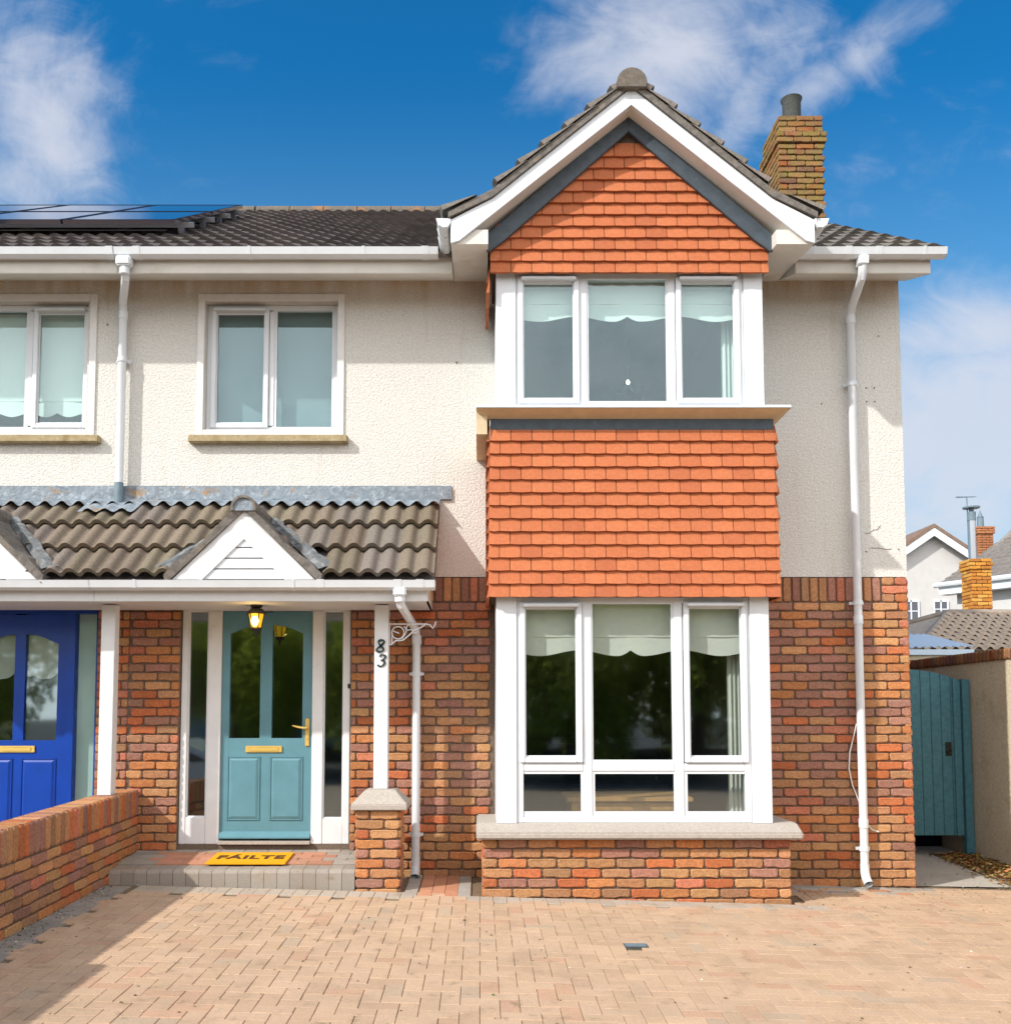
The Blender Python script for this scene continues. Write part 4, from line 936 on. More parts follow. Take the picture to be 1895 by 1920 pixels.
# ---- doormat
mt = thing('doormat', (-1.86, -.40, .262), 'golden coir doormat printed FÁILTE lying on the porch step', 'doormat')
zz = sz(-.35) + .006
m = MB(); vs = [(-2.165, -.515, sz(-.515) + .004), (-1.53, -.515, sz(-.515) + .004), (-1.53, -.135, sz(-.135) + .004), (-2.165, -.135, sz(-.135) + .004)]
vs += [(x, y, z + .014) for x, y, z in vs]; m.add(vs, [(0,3,2,1),(4,5,6,7),(0,1,5,4),(1,2,6,5),(2,3,7,6),(3,0,4,7)]); m.build('coir_pad', MT['mat'], mt, bevel=.004)
tx = bpy.data.curves.new('mat_lettering', 'FONT'); tx.body = 'FÁILTE'; tx.size = .165; tx.align_x = 'CENTER'; tx.extrude = .001; tx.offset = .006; tx.space_character = 1.12
tm = bpy.data.objects.new('mat_lettering', tx); COL.objects.link(tm); tx.materials.append(MT['mat_ink'])
bpy.context.view_layer.update()
dg = bpy.context.evaluated_depsgraph_get(); me = bpy.data.meshes.new_from_object(tm.evaluated_get(dg)); bpy.data.objects.remove(tm)
link('lettering', me, mt, Matrix.Translation((-1.845, -.375, sz(-.375) + .0205)) @ Matrix.Rotation(math.atan(.055/.655), 4, 'X'))

# ================================================================== front doors
def panel_pts(x0, x1, zb, zo, zi, left):
    """glass outline with a top that rises in an arc to the inner stile"""
    P = [(x0, zb), (x1, zb)]; n = 7
    for i in range(n + 1):
        t = i / n; x = x1 + (x0 - x1) * t; u = (1 - t) if left else t
        P.append((x, zo + (zi - zo) * math.sin(u * math.pi / 2) ** 1.0))
    return P
def door(par, x0, x1, z0, z1, y, m_, gl, panels, plate_z, handle_x=None):
    """leaf built of stiles and rails round the two lights"""
    cx = (x0 + x1) / 2; m = MB(); (gx0, gx1, gx2, gx3, gz0, zo, zi) = gl
    m.box(x0, gx0, y, y + .045, z0, z1); m.box(gx3, x1, y, y + .045, z0, z1); m.box(gx1, gx2, y + .001, y + .044, z0 + .01, z1 - .01)
    m.box(gx0, gx1, y + .001, y + .044, z0, gz0); m.box(gx2, gx3, y + .001, y + .044, z0, gz0)
    for a, b, lf in ((gx0, gx1, True), (gx2, gx3, False)):
        P = panel_pts(a, b, z1, zo, zi, lf)[2:]; m.prism(P + [(a, z1 - .001), (b, z1 - .001)], y + .001, y + .044)
    d = m.build('front_door', MT[m_], par, bevel=0)
    for a, b, lf in ((gx0, gx1, True), (gx2, gx3, False)):
        p = MB(); p.prism(panel_pts(a, b, gz0, zo, zi, lf), y + .02, y + .025); p.build('door_glass', MT['glass'], d)
    for (a, b, c, e) in panels:
        p = MB(); frame_ring(p, a, b, c, e, y - .007, y, .014); p.build('panel_moulding', MT[m_], d, bevel=.003)
        p = MB(); i = .035; ax, bx_, cz, dz = a + i, b - i, c + i, e - i; q = .018
        p.add([(a + .015, y - .0005, c + .015), (b - .015, y - .0005, c + .015), (b - .015, y - .0005, e - .015), (a + .015, y - .0005, e - .015), (ax, y - .009, cz), (bx_, y - .009, cz), (bx_, y - .009, dz), (ax, y - .009, dz)], [(4,5,6,7),(0,1,5,4),(1,2,6,5),(2,3,7,6),(3,0,4,7)])
        p.build('door_panel', MT[m_], d)
    p = MB(); lx = cx - .02 if m_ == 'teal' else cx - .005; p.box(lx - .155, lx + .155, y - .012, y - .0005, plate_z - .028, plate_z + .028); lp = p.build('letter_plate', MT['brass'], d, bevel=.004)
    p = MB(); p.box(lx - .125, lx + .125, y - .017, y - .0125, plate_z - .016, plate_z + .016); p.build('letter_flap', MT['brass'], d, bevel=.003)
    p = MB(); p.add([(x0, y - .045, z0 + .012), (x1, y - .045, z0 + .012), (x1, y - .001, z0 + .012), (x0, y - .001, z0 + .012), (x0, y - .045, z0 + .025), (x1, y - .045, z0 + .025), (x1, y - .001, z0 + .07), (x0, y - .001, z0 + .07)], [(0,3,2,1),(4,5,6,7),(0,1,5,4),(1,2,6,5),(2,3,7,6),(3,0,4,7)])
    p.build('weatherboard', MT[m_], d, bevel=.002)
    if handle_x:
        p = MB(); p.box(handle_x - .018, handle_x + .018, y - .012, y - .0005, 1.17, 1.405); p.build('handle_plate', MT['brass'], d, bevel=.004)
        p = MB(); p.tube([(handle_x, y - .01, 1.325), (handle_x, y - .05, 1.325), (handle_x - .02, y - .055, 1.325), (handle_x - .07, y - .055, 1.332), (handle_x - .12, y - .05, 1.345)], [.009, .009, .011, .009, .006], 10); p.build('door_handle', MT['brass'], d, smooth=True)
        p = MB(); p.tube([(handle_x, y - .016, 1.235), (handle_x, y - .010, 1.235)], .009, 12); p.build('keyhole', MT['brass'], d)
    return d
# frame of our door
yF = .03
m = MB()
m.box(-2.54, -2.487, yF, yF + .09, .35, 2.385); m.box(-1.160, -1.105, yF, yF + .09, .35, 2.385)
m.box(-2.487, -1.160, yF, yF + .09, 2.325, 2.385)
m.box(-2.318, -2.203, yF, yF + .09, .35, 2.325); m.box(-1.428, -1.333, yF, yF + .09, .35, 2.325)
m.box(-2.487, -2.318, yF + .003, yF + .087, .35, .572); m.box(-1.333, -1.160, yF + .003, yF + .087, .35, .562)
fr = m.build('door_frame', MT['wood_white'], house, bevel=.004)
for a, b, c in ((-2.487, -2.318, .572), (-1.333, -1.160, .562)):
    g = MB(); frame_ring(g, a, b, c, 2.325, yF + .018, yF + .03, .012); g.build('glazing_bead', MT['wood_white'], fr)
    p = MB(); p.box(a + .002, b - .002, yF + .034, yF + .04, c + .002, 2.323); p.build('sidelight_pane', MT['glass'], fr)
m = MB(); m.box(-2.545, -1.10, .035, .12, .25, .349); m.build('threshold', MT['mortar'], house)
m = MB(); m.box(-2.203, -1.428, -.012, .09, .350, .378); m.build('door_cill', MT['stone'], house, bevel=.003)
door(house, -2.20, -1.431, .385, 2.322, .052, 'teal', (-2.135, -1.875, -1.775, -1.513, 1.238, 2.13, 2.205), [(-2.145, -1.865, .545, 1.085), (-1.785, -1.503, .545, 1.085)], 1.145, -1.468)
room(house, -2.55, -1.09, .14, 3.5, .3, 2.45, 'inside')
bell = MB(); bell.box(-1.125, -1.105, .018, .0295, 1.66, 1.70); tag(bell.build('doorbell', MT['black'], None, bevel=.004), 'tiny black doorbell push on the white frame right of the teal door', 'doorbell')
# neighbour's door
m = MB(); m.box(-4.74, -4.70, yF, yF + .09, .3, 2.385); m.box(-3.275, -3.258, yF, yF + .09, .3, 2.385); m.box(-4.70, -3.275, yF, yF + .09, 2.30, 2.385)
m.box(-4.44, -4.33, yF, yF + .09, .3, 2.30); m.box(-3.525, -3.452, yF, yF + .09, .3, 2.30)
fr = m.build('door_frame', MT['blue'], nb, bevel=.003)
for a, b in ((-4.70, -4.44), (-3.452, -3.275)):
    p = MB(); p.box(a, b, yF + .034, yF + .04, .3, 2.30); p.build('sidelight_pane', MT['glass_frost'], fr)
    p = MB(); p.box(a, b, yF + .08, yF + .085, .3, 2.30); p.build('sidelight_curtain', MT['net'], fr)
door(nb, -4.33, -3.526, .36, 2.30, .052, 'blue', (-4.255, -3.975, -3.885, -3.605, 1.22, 2.04, 2.125), [(-4.265, -3.965, .50, 1.07), (-3.895, -3.595, .50, 1.07)], 1.145)
room(nb, -4.74, -3.26, .14, 3.5, .3, 2.45, 'inside')
m = MB(); m.box(-5.0, -3.10, -.66, .11, 0, .262); m.build('porch_step', MT['stone'], nb, bevel=.01)
# lace blind behind the blue door lights
for a in (-4.25, -3.88):
    m = MB(); P = [(a, 2.12), (a + .27, 2.12), (a + .27, 1.80), (a + .20, 1.75), (a + .12, 1.74), (a + .05, 1.77), (a, 1.76)]; m.prism(P, .10, .104)
    tag(m.build('door_blind', MT['net']), 'cream scalloped blind behind the ' + ('left' if a < -4 else 'right') + ' glass panel of the blue door', 'blind')

# ---- roman blinds in the bays, roller blind in the small bedroom, scalloped blind next door
def scallop(x0, x1, zt, zb, cx, y, label, amp=.045, per=.62, name='roman_blind', parent_m='fabric'):
    # hem tape, cusp in the middle
    m = MB(); n = 90; P = []
    for i in range(n + 1):
        x = x0 + (x1 - x0) * i / n; d = abs(x - cx); k = d / (per / 2)
        # cusp in the middle, low lobe, then a broad rise and fall
        z = zb - amp * (math.sin(min(d / .10, 1) * math.pi / 2) if d < .10 else (1 + math.cos((d - .10) / (per * .5) * math.pi)) / 2)
        P.append((x, z))
    top = [(x, zt) for x, z in P]
    vs = [(x, y + .004 * math.sin(x * 14), z) for x, z in P] + [(x, y + .004 * math.sin(x * 14), zb + .10) for x, z in P] + [(x, y - .006, zb + .105) for x, z in P] + [(x, y, zt) for x, z in P]
    N = n + 1
    m.add(vs, [(r_*N+i, r_*N+i+1, (r_+1)*N+i+1, (r_+1)*N+i) for r_ in range(3) for i in range(n)])
    o = m.build(name, MT[parent_m], None, smooth=False, fix=False)
    s = o.modifiers.new('s', 'SOLIDIFY'); s.thickness = .004
    return tag(o, label, 'blind')
scallop(.30, 2.12, 2.34, 1.945, 1.19, -.57, 'raised cream roman blind with scalloped hem in the ground floor bay window')
scallop(.30, 2.12, 4.96, 4.655, 1.19, -.57, 'raised cream roman blind with scalloped hem in the first floor bay window', amp=.04)
scallop(-4.53, -3.45, 5.0, 4.10, -3.74, .20, 'lowered pale scalloped blind in the neighbouring bedroom window', per=.30, amp=.035)
m = MB(); m.box(-2.33, -1.27, .20, .204, 3.92, 5.0); tag(m.build('roller_blind', MT['frost']), 'fully drawn grey roller blind in the small bedroom window above the porch', 'blind')
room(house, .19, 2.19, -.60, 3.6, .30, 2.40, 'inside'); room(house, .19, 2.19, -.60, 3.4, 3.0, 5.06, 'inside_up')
# curtain edges at the right of each bay
for z0, z1, lab in ((.62, 2.34, 'white curtain drawn back at the right end of the ground floor bay'), (3.89, 4.95, 'white curtain drawn back at the right end of the first floor bay')):
    m = MB(); vs = []; n = 24
    for i in range(n + 1):
        x = 1.98 + .17 * i / n; y = -.44 + .02 * math.sin(i * 1.3) + .18 * i / n * 0
        vs += [(x, y, z0), (x, y, z1)]
    m.add(vs, [(2*i, 2*i+2, 2*i+3, 2*i+1) for i in range(n)]); tag(m.build('curtain', MT['fabric'], None, smooth=True, fix=False), lab, 'curtain')
# coffee table and sofa inside
ct = thing('coffee_table', (1.2, -.05, .30), 'low pine table just inside the ground floor bay window', 'table')
m = MB(); m.box(.70, 1.72, -.34, .30, .735, .77); m.build('tabletop', MT['pine'], ct, bevel=.006)
m = MB(); frame_ring(m, .76, 1.66, .60, .735, -.30, -.27, .01); m.box(.76, 1.66, -.30, -.275, .58, .733); m.build('apron', MT['pine'], ct)
for a in (.74, 1.62):
    for b in (-.31, .2): m = MB(); m.box(a, a + .06, b, b + .06, .302, .734); m.build('leg', MT['pine'], ct)
sf = thing('sofa', (1.2, 2.2, .3), 'dark navy sofa deep in the room behind the ground floor bay', 'sofa')
m = MB(); m.box(.4, 2.0, 1.9, 2.7, .31, .72); m.build('seat', MT['sofa'], sf, bevel=.05)
m = MB(); m.box(.4, 2.0, 2.55, 2.85, .7, 1.18); m.build('backrest', MT['sofa'], sf, bevel=.06)
for a in (.25, 2.0): m = MB(); m.box(a, a + .16, 1.9, 2.85, .31, .95); m.build('armrest', MT['sofa'], sf, bevel=.05)
# chandelier upstairs
ch = thing('chandelier', (1.42, .9, 4.5), 'small metal chandelier with one bulb lit behind the first floor bay glass', 'chandelier')
m = MB(); m.tube([(1.42, .9, 5.05), (1.42, .9, 4.62)], .006, 6); m.lathe([(0, 4.80), (.05, 4.80), (.05, 4.78), (.0, 4.77)], 1.42, .9, 12); m.build('stem', MT['greypipe'], ch)
for k in range(4):
    a = k * math.pi / 2 + .5; c, s = math.cos(a), math.sin(a)
    m = MB(); m.tube([(1.42, .9, 4.62), (1.42 + .08*c, .9 + .08*s, 4.50), (1.42 + .16*c, .9 + .16*s, 4.48), (1.42 + .2*c, .9 + .2*s, 4.56)], .006, 6); m.build('arm', MT['greypipe'], ch)
m = MB(); m.lathe([(0, 4.56), (.013, 4.57), (.016, 4.585), (.009, 4.60), (0, 4.605)], 1.40, .78, 12); m.build('bulb', emis('bulb_glow', (1., .93, .8), 9), ch)

# ---- porch lantern
ln = thing('porch_lantern', (-1.815, -.40, 2.1), 'lit black metal lantern hanging under the porch before the teal door', 'lantern')
lx, ly, lz = -1.815, -.40, 2.33
m = MB(); m.lathe([(0, lz), (.05, lz), (.05, lz - .02), (.035, lz - .03), (0.0, lz - .03)], lx, ly, 8); m.lathe([(0, lz - .028), (.045, lz - .034), (.078, lz - .062), (.084, lz - .078), (0, lz - .078)], lx, ly, 8); m.build('lantern_cap', MT['black'], ln)
m = MB()
for k in range(6):
    a = k * math.pi / 3; m.tube([(lx + .066*math.cos(a), ly + .066*math.sin(a), lz - .078), (lx + .042*math.cos(a), ly + .042*math.sin(a), lz - .195)], .0045, 6)
m.lathe([(0, lz - .19), (.046, lz - .19), (.05, lz - .20), (.03, lz - .216), (.014, lz - .226), (.008, lz - .255), (.0, lz - .275)], lx, ly, 8); m.build('lantern_cage', MT['black'], ln)
m = MB(); m.lathe([(.061, lz - .08), (.038, lz - .192)], lx, ly, 6); m.build('lantern_glass', emis('amber_lantern_glass', (.75, .42, .02), .55), ln)
m = MB(); m.lathe([(0, lz - .185), (.020, lz - .172), (.034, lz - .14), (.024, lz - .108), (.0, lz - .095)], lx, ly - .045, 12); m.build('bulb', emis('lantern_glow', (1., .78, .16), 5), ln)
lp = bpy.data.lights.new('lantern_light', 'POINT'); lp.energy = .6; lp.color = (1, .62, .2); lp.shadow_soft_size = .03
lo = bpy.data.objects.new('lantern_light', lp); COL.objects.link(lo); setp(lo, ln); lo.matrix_basis = Matrix.Translation((lx, ly - .12, lz - .15))

# ================================================================== chimney of our house
chm = []; CX0, CX1, CY0, CY1 = 3.76, 4.315, 3.55, 4.25
RC = random.Random(21)
bandsC = [(8.66, 8.83, 0.0), (8.51, 8.66, .03), (8.36, 8.51, .015)]
def stack(z0, z1, e, cut=None):
    lay(chm, Matrix.Translation((CX0 - e, CY0 - e, 0)), CX1 - CX0 + 2*e, z0, z1, rnd=RC, off=RC.choice([0, .05, .1]), bias=lambda p: .9)
    lay(chm, Matrix.Translation((CX0 - e, CY1 + e, 0)) @ Matrix.Rotation(-math.pi/2, 4, 'Z'), CY1 - CY0 + 2*e - .01, z0, z1, rnd=RC, bias=lambda p: .9)
ztop = 8.985
stack(ztop - .225, ztop - .002, .0); stack(ztop - .375, ztop - .227, .035); stack(ztop - .60 - .9, ztop - .378, .012)
cb = {}
chm2 = []
for me, T, c in chm:
    if me.name not in cb: q = me.copy(); q.materials.clear(); q.materials.append(MT['chim_brick']); cb[me.name] = q
    chm2.append((cb[me.name], T, tuple(v * .62 for v in c)))
chim = MB(); chim.box(CX0 + .012, CX1 - .012, CY0 + .012, CY1 - .012, 0, ztop - .004); chim.box(CX0 - .02, CX1 + .02, CY0 - .02, CY1 + .02, ztop - .37, ztop - .23)
co = chim.build('chimney', MT['mortar'], house)
print('chimney', emit('brick', chm2, co, MT['brick_mass'], 300))
m = MB(); m.lathe([(.10, ztop - .005), (.115, ztop + .0), (.115, ztop + .30), (.13, ztop + .335), (.135, ztop + .35), (.12, ztop + .35), (.10, ztop + .3), (.10, ztop + .05)], 4.0, 3.78, 24); m.build('chimney_pot', MT['pot'], co, smooth=True)
# little white cable box on the eave right of the gable
# ================================================================== solar panels
sp = thing('solar_panel_array', (-4.6, 1.6, 6.6), 'dark solar panels raised on rails over the neighbouring tiled roof', 'solar panels')
lift = .135
def srf(s, x, up=0.0):  # s: slope distance from eave
    return Vector((x, EY + s * math.cos(ma) - (lift + up) * math.sin(ma), EZ0 + s * math.sin(ma) + (lift + up) * math.cos(ma)))
for c_ in range(4):
    x1 = -2.79 - c_ * 1.03; x0 = x1 - 1.01
    for (sa, sb) in ((1.08, 2.50), (2.53, 3.98)):
        m = MB(); P = [srf(sa, x0), srf(sa, x1), srf(sb, x1), srf(sb, x0), srf(sa, x0, .035), srf(sa, x1, .035), srf(sb, x1, .035), srf(sb, x0, .035)]
        m.add(P, [(0,3,2,1),(4,5,6,7),(0,1,5,4),(1,2,6,5),(2,3,7,6),(3,0,4,7)]); m.build('panel', MT['solar'], sp)
        m = MB(); k = .02
        for (a0, a1, b0, b1) in ((x0, x1, sa, sa + k), (x0, x1, sb - k, sb), (x0, x0 + k, sa, sb), (x1 - k, x1, sa, sb)):
            P = [srf(b0, a0, .0355), srf(b0, a1, .0355), srf(b1, a1, .0355), srf(b1, a0, .0355), srf(b0, a0, .039), srf(b0, a1, .039), srf(b1, a1, .039), srf(b1, a0, .039)]
            m.add(P, [(0,3,2,1),(4,5,6,7),(0,1,5,4),(1,2,6,5),(2,3,7,6),(3,0,4,7)])
        m.build('panel_frame', MT['black'], sp)
for s in (1.4, 2.2, 2.9, 3.6):
    m = MB(); P = [srf(s, -7, -.05), srf(s, -2.70, -.05), srf(s + .04, -2.70, -.05), srf(s + .04, -7, -.05), srf(s, -7, -.002), srf(s, -2.70, -.002), srf(s + .04, -2.70, -.002), srf(s + .04, -7, -.002)]
    m.add(P, [(0,3,2,1),(4,5,6,7),(0,1,5,4),(1,2,6,5),(2,3,7,6),(3,0,4,7)])
    for x in (-2.85,):
        P = [srf(s + dx, x + dy, u_) for u_ in (-.10, -.05) for dx, dy in ((0, 0), (0, .05), (.05, .05), (.05, 0))]; m.add(P, [(0,3,2,1),(4,5,6,7),(0,1,5,4),(1,2,6,5),(2,3,7,6),(3,0,4,7)])
    m.build('mounting_rail', MT['alu'], sp)

for pts in ([(3.29, 2.99), (3.33, 2.985), (3.37, 3.02), (3.40, 3.02), (3.43, 3.055)], [(3.33, 2.86), (3.40, 2.862), (3.47, 2.85), (3.52, 2.853)]):
    m = MB(); m.tube([(x, -.003, z) for x, z in pts], .0018, 5); m.build('render_crack', MT['mortar'], house)
for x, z in ((3.34, 4.26), (3.41, 4.26), (3.34, 4.14), (3.41, 4.14), (3.30, 2.83), (3.58, 2.85), (2.95, 4.12), (3.46, 4.72)):
    m = MB(); m.tube([(x, -.004, z), (x, .0, z)], .006, 8); m.build('fixing_hole', MT['rubber'], house)
# ================================================================== garden wall between the drives
gw = thing('garden_wall', (-2.98, -2.5, .1), 'low brick dividing wall with a brick on edge coping between the two driveways', 'garden wall')
gp = []; RG = random.Random(17)
WX1, WX0 = -2.868, -3.09
tht = math.atan(GY)
def gwall(y0, y1, hgt):
    """right face looks towards +x; follows the slope of the drive"""
    Ln = y1 - y0; zb = gz(WX1, y1) 
    # local frame: u runs from near end (y0) to far end
    M = Matrix.Translation((WX1, y0, gz(WX1, y0) )) @ Matrix.Rotation(math.pi/2, 4, 'Z') @ Matrix.Rotation(-tht, 4, 'Y')
    lay(gp, M, Ln, -.05, hgt - .222, rnd=RG, bias=lambda p: .55, off=.05)
    soldiers(gp, M, Ln, hgt - .110, rnd=RG, h=.208, bias=.2)
    m = MB(); T = M; m.box(0, Ln, .012, .21, -.3, hgt - .006, T); m.build('wall_core', MT['mortar'], gw)
    # coping tops seen from above: the soldiers' heads
    n = int(Ln / .0755); p = Ln / n
    hd = BRICKS['so'][0]
    for i in range(n):
        T = M @ Matrix.Translation(((i + .5) * p, .10, hgt - .006 + RG.uniform(-.002, .002))) @ Matrix.Rotation(-math.pi/2, 4, 'X') @ Matrix.Diagonal(((p - .010)/.065, .9, .19/.215, 1))
        tops.append((RG.choice(BRICKS['so']), T, brick_color(.9, RG)))
    # left face
    M2 = Matrix.Translation((WX0, y1, gz(WX0, y1))) @ Matrix.Rotation(-math.pi/2, 4, 'Z') @ Matrix.Rotation(tht, 4, 'Y')
    lay(tops, M2, Ln, -.05, hgt - .01, rnd=RG)
tops = []
gwall(-3.35, -.001, .655)
gwall(-5.4, -3.36, .76)
print('garden wall', len(gp), emit('brick', gp, gw, MT['brick_mass'], 300), len(tops)); join_mass('coping_tops', tops, MT['brick_mass'], gw)

# ================================================================== side passage, gate, boundary wall
m = MB(); m.add([(RX, .13, gz(4, .13)), (4.52, .13, gz(4.5, .13)), (4.62, 1.9, .012), (RX, 1.9, .018)], [(0, 1, 2, 3)]); m.add([(RX, 1.9, .018), (4.99, 1.9, .012), (4.99, 9, .1), (RX, 9, .1)], [(0, 1, 2, 3)])
m.build('concrete_path', MT['concrete'], None, fix=False, kind='structure')
m = MB(); m.add([(4.35, -.4, gz(4.6, -.4) - .004), (5.0, -.4, gz(5, -.4) - .004), (5.0, 1.9, .006), (4.5, 1.9, .006)], [(0, 1, 2, 3)]); m.build('gravel_bed', MT['sand'], None, fix=False, kind='structure')
def litter(name, n, area, cols, rnd, size, label, hump=0.0, wts=None):
    vs, fs, cl = [], [], []
    for i in range(n):
        x, y, z = area(rnd); s = size * rnd.uniform(.5, 1.4); a = rnd.uniform(0, 6.28); t = rnd.uniform(-.5, .5); c, q = math.cos(a), math.sin(a); b = len(vs)
        P = [(-s, 0, 0), (0, -s * .55, t * s), (s, 0, 0), (0, s * .55, abs(t) * s)]
        vs += [(x + p[0]*c - p[1]*q, y + p[0]*q + p[1]*c, z + p[2] + .003) for p in P]; fs += [(b, b+1, b+2), (b, b+2, b+3)]
        col = rnd.choices(cols, wts)[0]; cl += [(*[v * rnd.uniform(.7, 1.3) for v in col], 1)] * 6
    me = bpy.data.meshes.new(name); me.from_pydata(vs, [], fs); me.materials.append(MT['litter']); ca = me.color_attributes.new('Col', 'FLOAT_COLOR', 'CORNER'); ca.data.foreach_set('color', [v for c in cl for v in c])
    return tag(link(name, me), label, kind='stuff')
RL = random.Random(4)
def a1(r):
    y = r.uniform(.0, 1.85); x = 4.98 - abs(r.gauss(0, .2)); return max(x, 4.3), y, .004 + max(0, (x - 4.5)) * .12 * r.random() + gz(x, 0) * (1 - y/1.9)
litter('leaf_litter', 2600, a1, [(.30, .13, .03), (.42, .24, .07), (.16, .08, .03), (.5, .38, .18)], RL, .02, 'brown leaf litter and gravel along the foot of the rendered boundary wall')
def a2(r):
    if r.random() < .35: x, y = -2.86 + abs(r.gauss(0, .10)), r.uniform(-4, -.7)
    elif r.random() < .5: x, y = r.uniform(2.4, 5), r.gauss(-.25, .35)
    else: x, y = r.uniform(-2.8, 5), r.uniform(-4.2, -.7)
    if y > -.78 and -1 < x < 2.4: y = -.9 - r.random() * .5
    return x, y, gz(x, y)
litter('scattered_debris', 900, a2, [(.06, .04, .02), (.8, .76, .68), (.3, .18, .05), (.10, .13, .03)], RL, .009, 'tiny leaves, grit and moss specks scattered over the block paving', wts=[4, 1.8, 2, 3])
gt = thing('garden_gate', (4.35, 1.7, .05), 'teal plank side gate with an arched top between the house and the rendered wall', 'gate')
YG = 1.70; gx0, gx1 = RX + .03, 4.90; np_ = 12; pw = (gx1 - gx0) / np_
for i in range(np_):
    a, b = gx0 + i * pw, gx0 + (i + 1) * pw; f = lambda x: 1.905 - .115 * (abs(x - 4.27) / .62) ** 2.2
    m = MB(); m.prism([(a + .002, .22), (b - .002, .22), (b - .002, f(b)), ((a+b)/2, f((a+b)/2)), (a + .002, f(a))], YG + RG.uniform(-.001, .001), YG + .02); m.build('plank', MT['gate'], gt, bevel=.003)
for z in (.45, 1.5): m = MB(); m.box(gx0, gx1, YG + .021, YG + .06, z, z + .1); m.build('rail', MT['gate'], gt)
m = MB(); m.box(4.905, 4.985, YG - .03, YG + .06, .0, 1.80); m.build('gate_post', MT['gate'], gt, bevel=.004)
m = MB(); m.box(4.815, 4.86, YG - .02, YG - .003, .22, 1.80); m.build('closing_batten', MT['gate'], gt, bevel=.003)
m = MB(); m.box(RX, 4.99, 2.4, 2.5, .0, .9); tag(m.build('gate_gap_backing', MT['sofa']), 'dark box added behind the teal gate to stand in for the shade in the gap below it', 'box')  # added dark block, its colour makes the shade seen under the gate
m = MB(); m.box(4.73, 4.79, YG - .006, YG - .001, 1.02, 1.16); m.tube([(4.76 + .025*math.cos(t), YG - .014, 1.07 + .025*math.sin(t)) for t in [k * math.pi / 6 for k in range(13)]], .005, 6); m.build('gate_latch', MT['black'], gt)
bw = thing('boundary_wall', (5.1, 3, 0), 'rendered boundary wall with rust stains and a brick coping beside the side gate', 'wall')
m = MB(); m.box(5.0, 5.2, -5, 10, -.4, 1.965); m.build('rendered_face', MT['garden_render'], bw, bevel=.004)
cp = []
for i in range(200):
    y = -5 + i * .075
    if y < 10: cp.append((RG.choice(BRICKS['hd']), Matrix.Translation((4.98, y, 2.018)) @ Matrix.Rotation(-math.pi/2, 4, 'Z') @ Matrix.Diagonal((.62, 1, 1.55, 1)), tuple(v * .62 for v in brick_color(-.4, RG))))
join_mass('coping_bricks', cp, MT['brick_mass'], bw)
m = MB(); m.box(4.99, 5.22, -5, 10, 1.966, 2.062); m.build('coping_bed', MT['mortar'], bw)

# ================================================================== background at the right
gar = thing('outbuilding', (10, 8, 0), 'low building with hipped tiled roof and tall orange chimney behind the boundary wall', 'outbuilding')
A, B, C1, C2, E1 = Vector((8.15, 8.7, 3.2)), Vector((16, 8.7, 3.2)), Vector((6.45, 6.1, 2.4)), Vector((5.5, 9.8, 2.45)), Vector((16, 6.1, 2.4))
m = MB(); m.add([A, B, E1, C1, C2, (16, 12, 2.4), (6, 12.4, 2.4)], [(3, 2, 1, 0), (4, 3, 0), (6, 4, 0), (5, 6, 0, 1)]); m.build('roof', MT['garage_roof'], gar, fix=False)
# courses on the front slope
m = MB(); nrow = 10
for r_ in range(nrow):
    t0, t1 = r_ / nrow, (r_ + 1) / nrow; L0, L1_ = C1.lerp(A, t0), C1.lerp(A, t1); R0, R1_ = E1.lerp(B, t0), E1.lerp(B, t1); n = 330; vs = []
    for i in range(n + 1):
        k = i / n; p, q = L0.lerp(R0, k), L1_.lerp(R1_, k); a = .030 * math.sin((p.x + .08 * (r_ % 2) * 0) * 2 * math.pi / .17) + .045
        vs += [(p.x, p.y - .004, p.z + a - .03), (p.x, p.y, p.z + a + .015), (q.x, q.y, q.z + .010 * math.sin(q.x * 2 * math.pi / .17) + .01)]
    m.add(vs, [(3*i, 3*i+3, 3*i+4, 3*i+1) for i in range(n)] + [(3*i+1, 3*i+4, 3*i+5, 3*i+2) for i in range(n)])
tag(m.build('tile_courses', MT['garage_roof'], gar, fix=False), kind='stuff')
m = MB(); m.tube([A + Vector((0, 0, .02)), B + Vector((0, 0, .02))], .06, 8); m.tube([A + Vector((0, 0, .02)), C1 + Vector((0, 0, .02))], .055, 8); m.tube([A + Vector((0, 0, .02)), C2 + Vector((0, 0, .02))], .055, 8); m.build('ridge', MT['far_roof'], gar)
m = MB(); m.box(6.6, 16, 6.3, 12, -.3, 2.42); m.build('wall', MT['far_white'], gar)
oc = []; RO = random.Random(8)
m = MB(); m.box(10.12, 10.52, 11.72, 12.1, 0, 4.62); och = m.build('chimney', MT['mortar'], gar)
for (a, b, e) in ((4.44, 4.66, .03), (2.9, 4.44, 0)):
    lay(oc, Matrix.Translation((10.11 - e, 11.7 - e, 0)), .42 + 2*e, a, b, rnd=RO); lay(oc, Matrix.Translation((10.11 - e, 12.12 + e, 0)) @ Matrix.Rotation(-math.pi/2, 4, 'Z'), .41 + 2*e, a, b, rnd=RO)
oc = [(me, T, RO.choice([(.58, .27, .05), (.50, .20, .04), (.62, .33, .08), (.42, .17, .04)])) for me, T, c in oc]; join_mass('chimney_bricks', oc, MT['brick_mass'], och)
m = MB(); m.tube([(10.28, 11.95, 4.6), (10.28, 11.95, 5.62)], .075, 14); m.build('flue_pipe', MT['alu'], och, smooth=True)
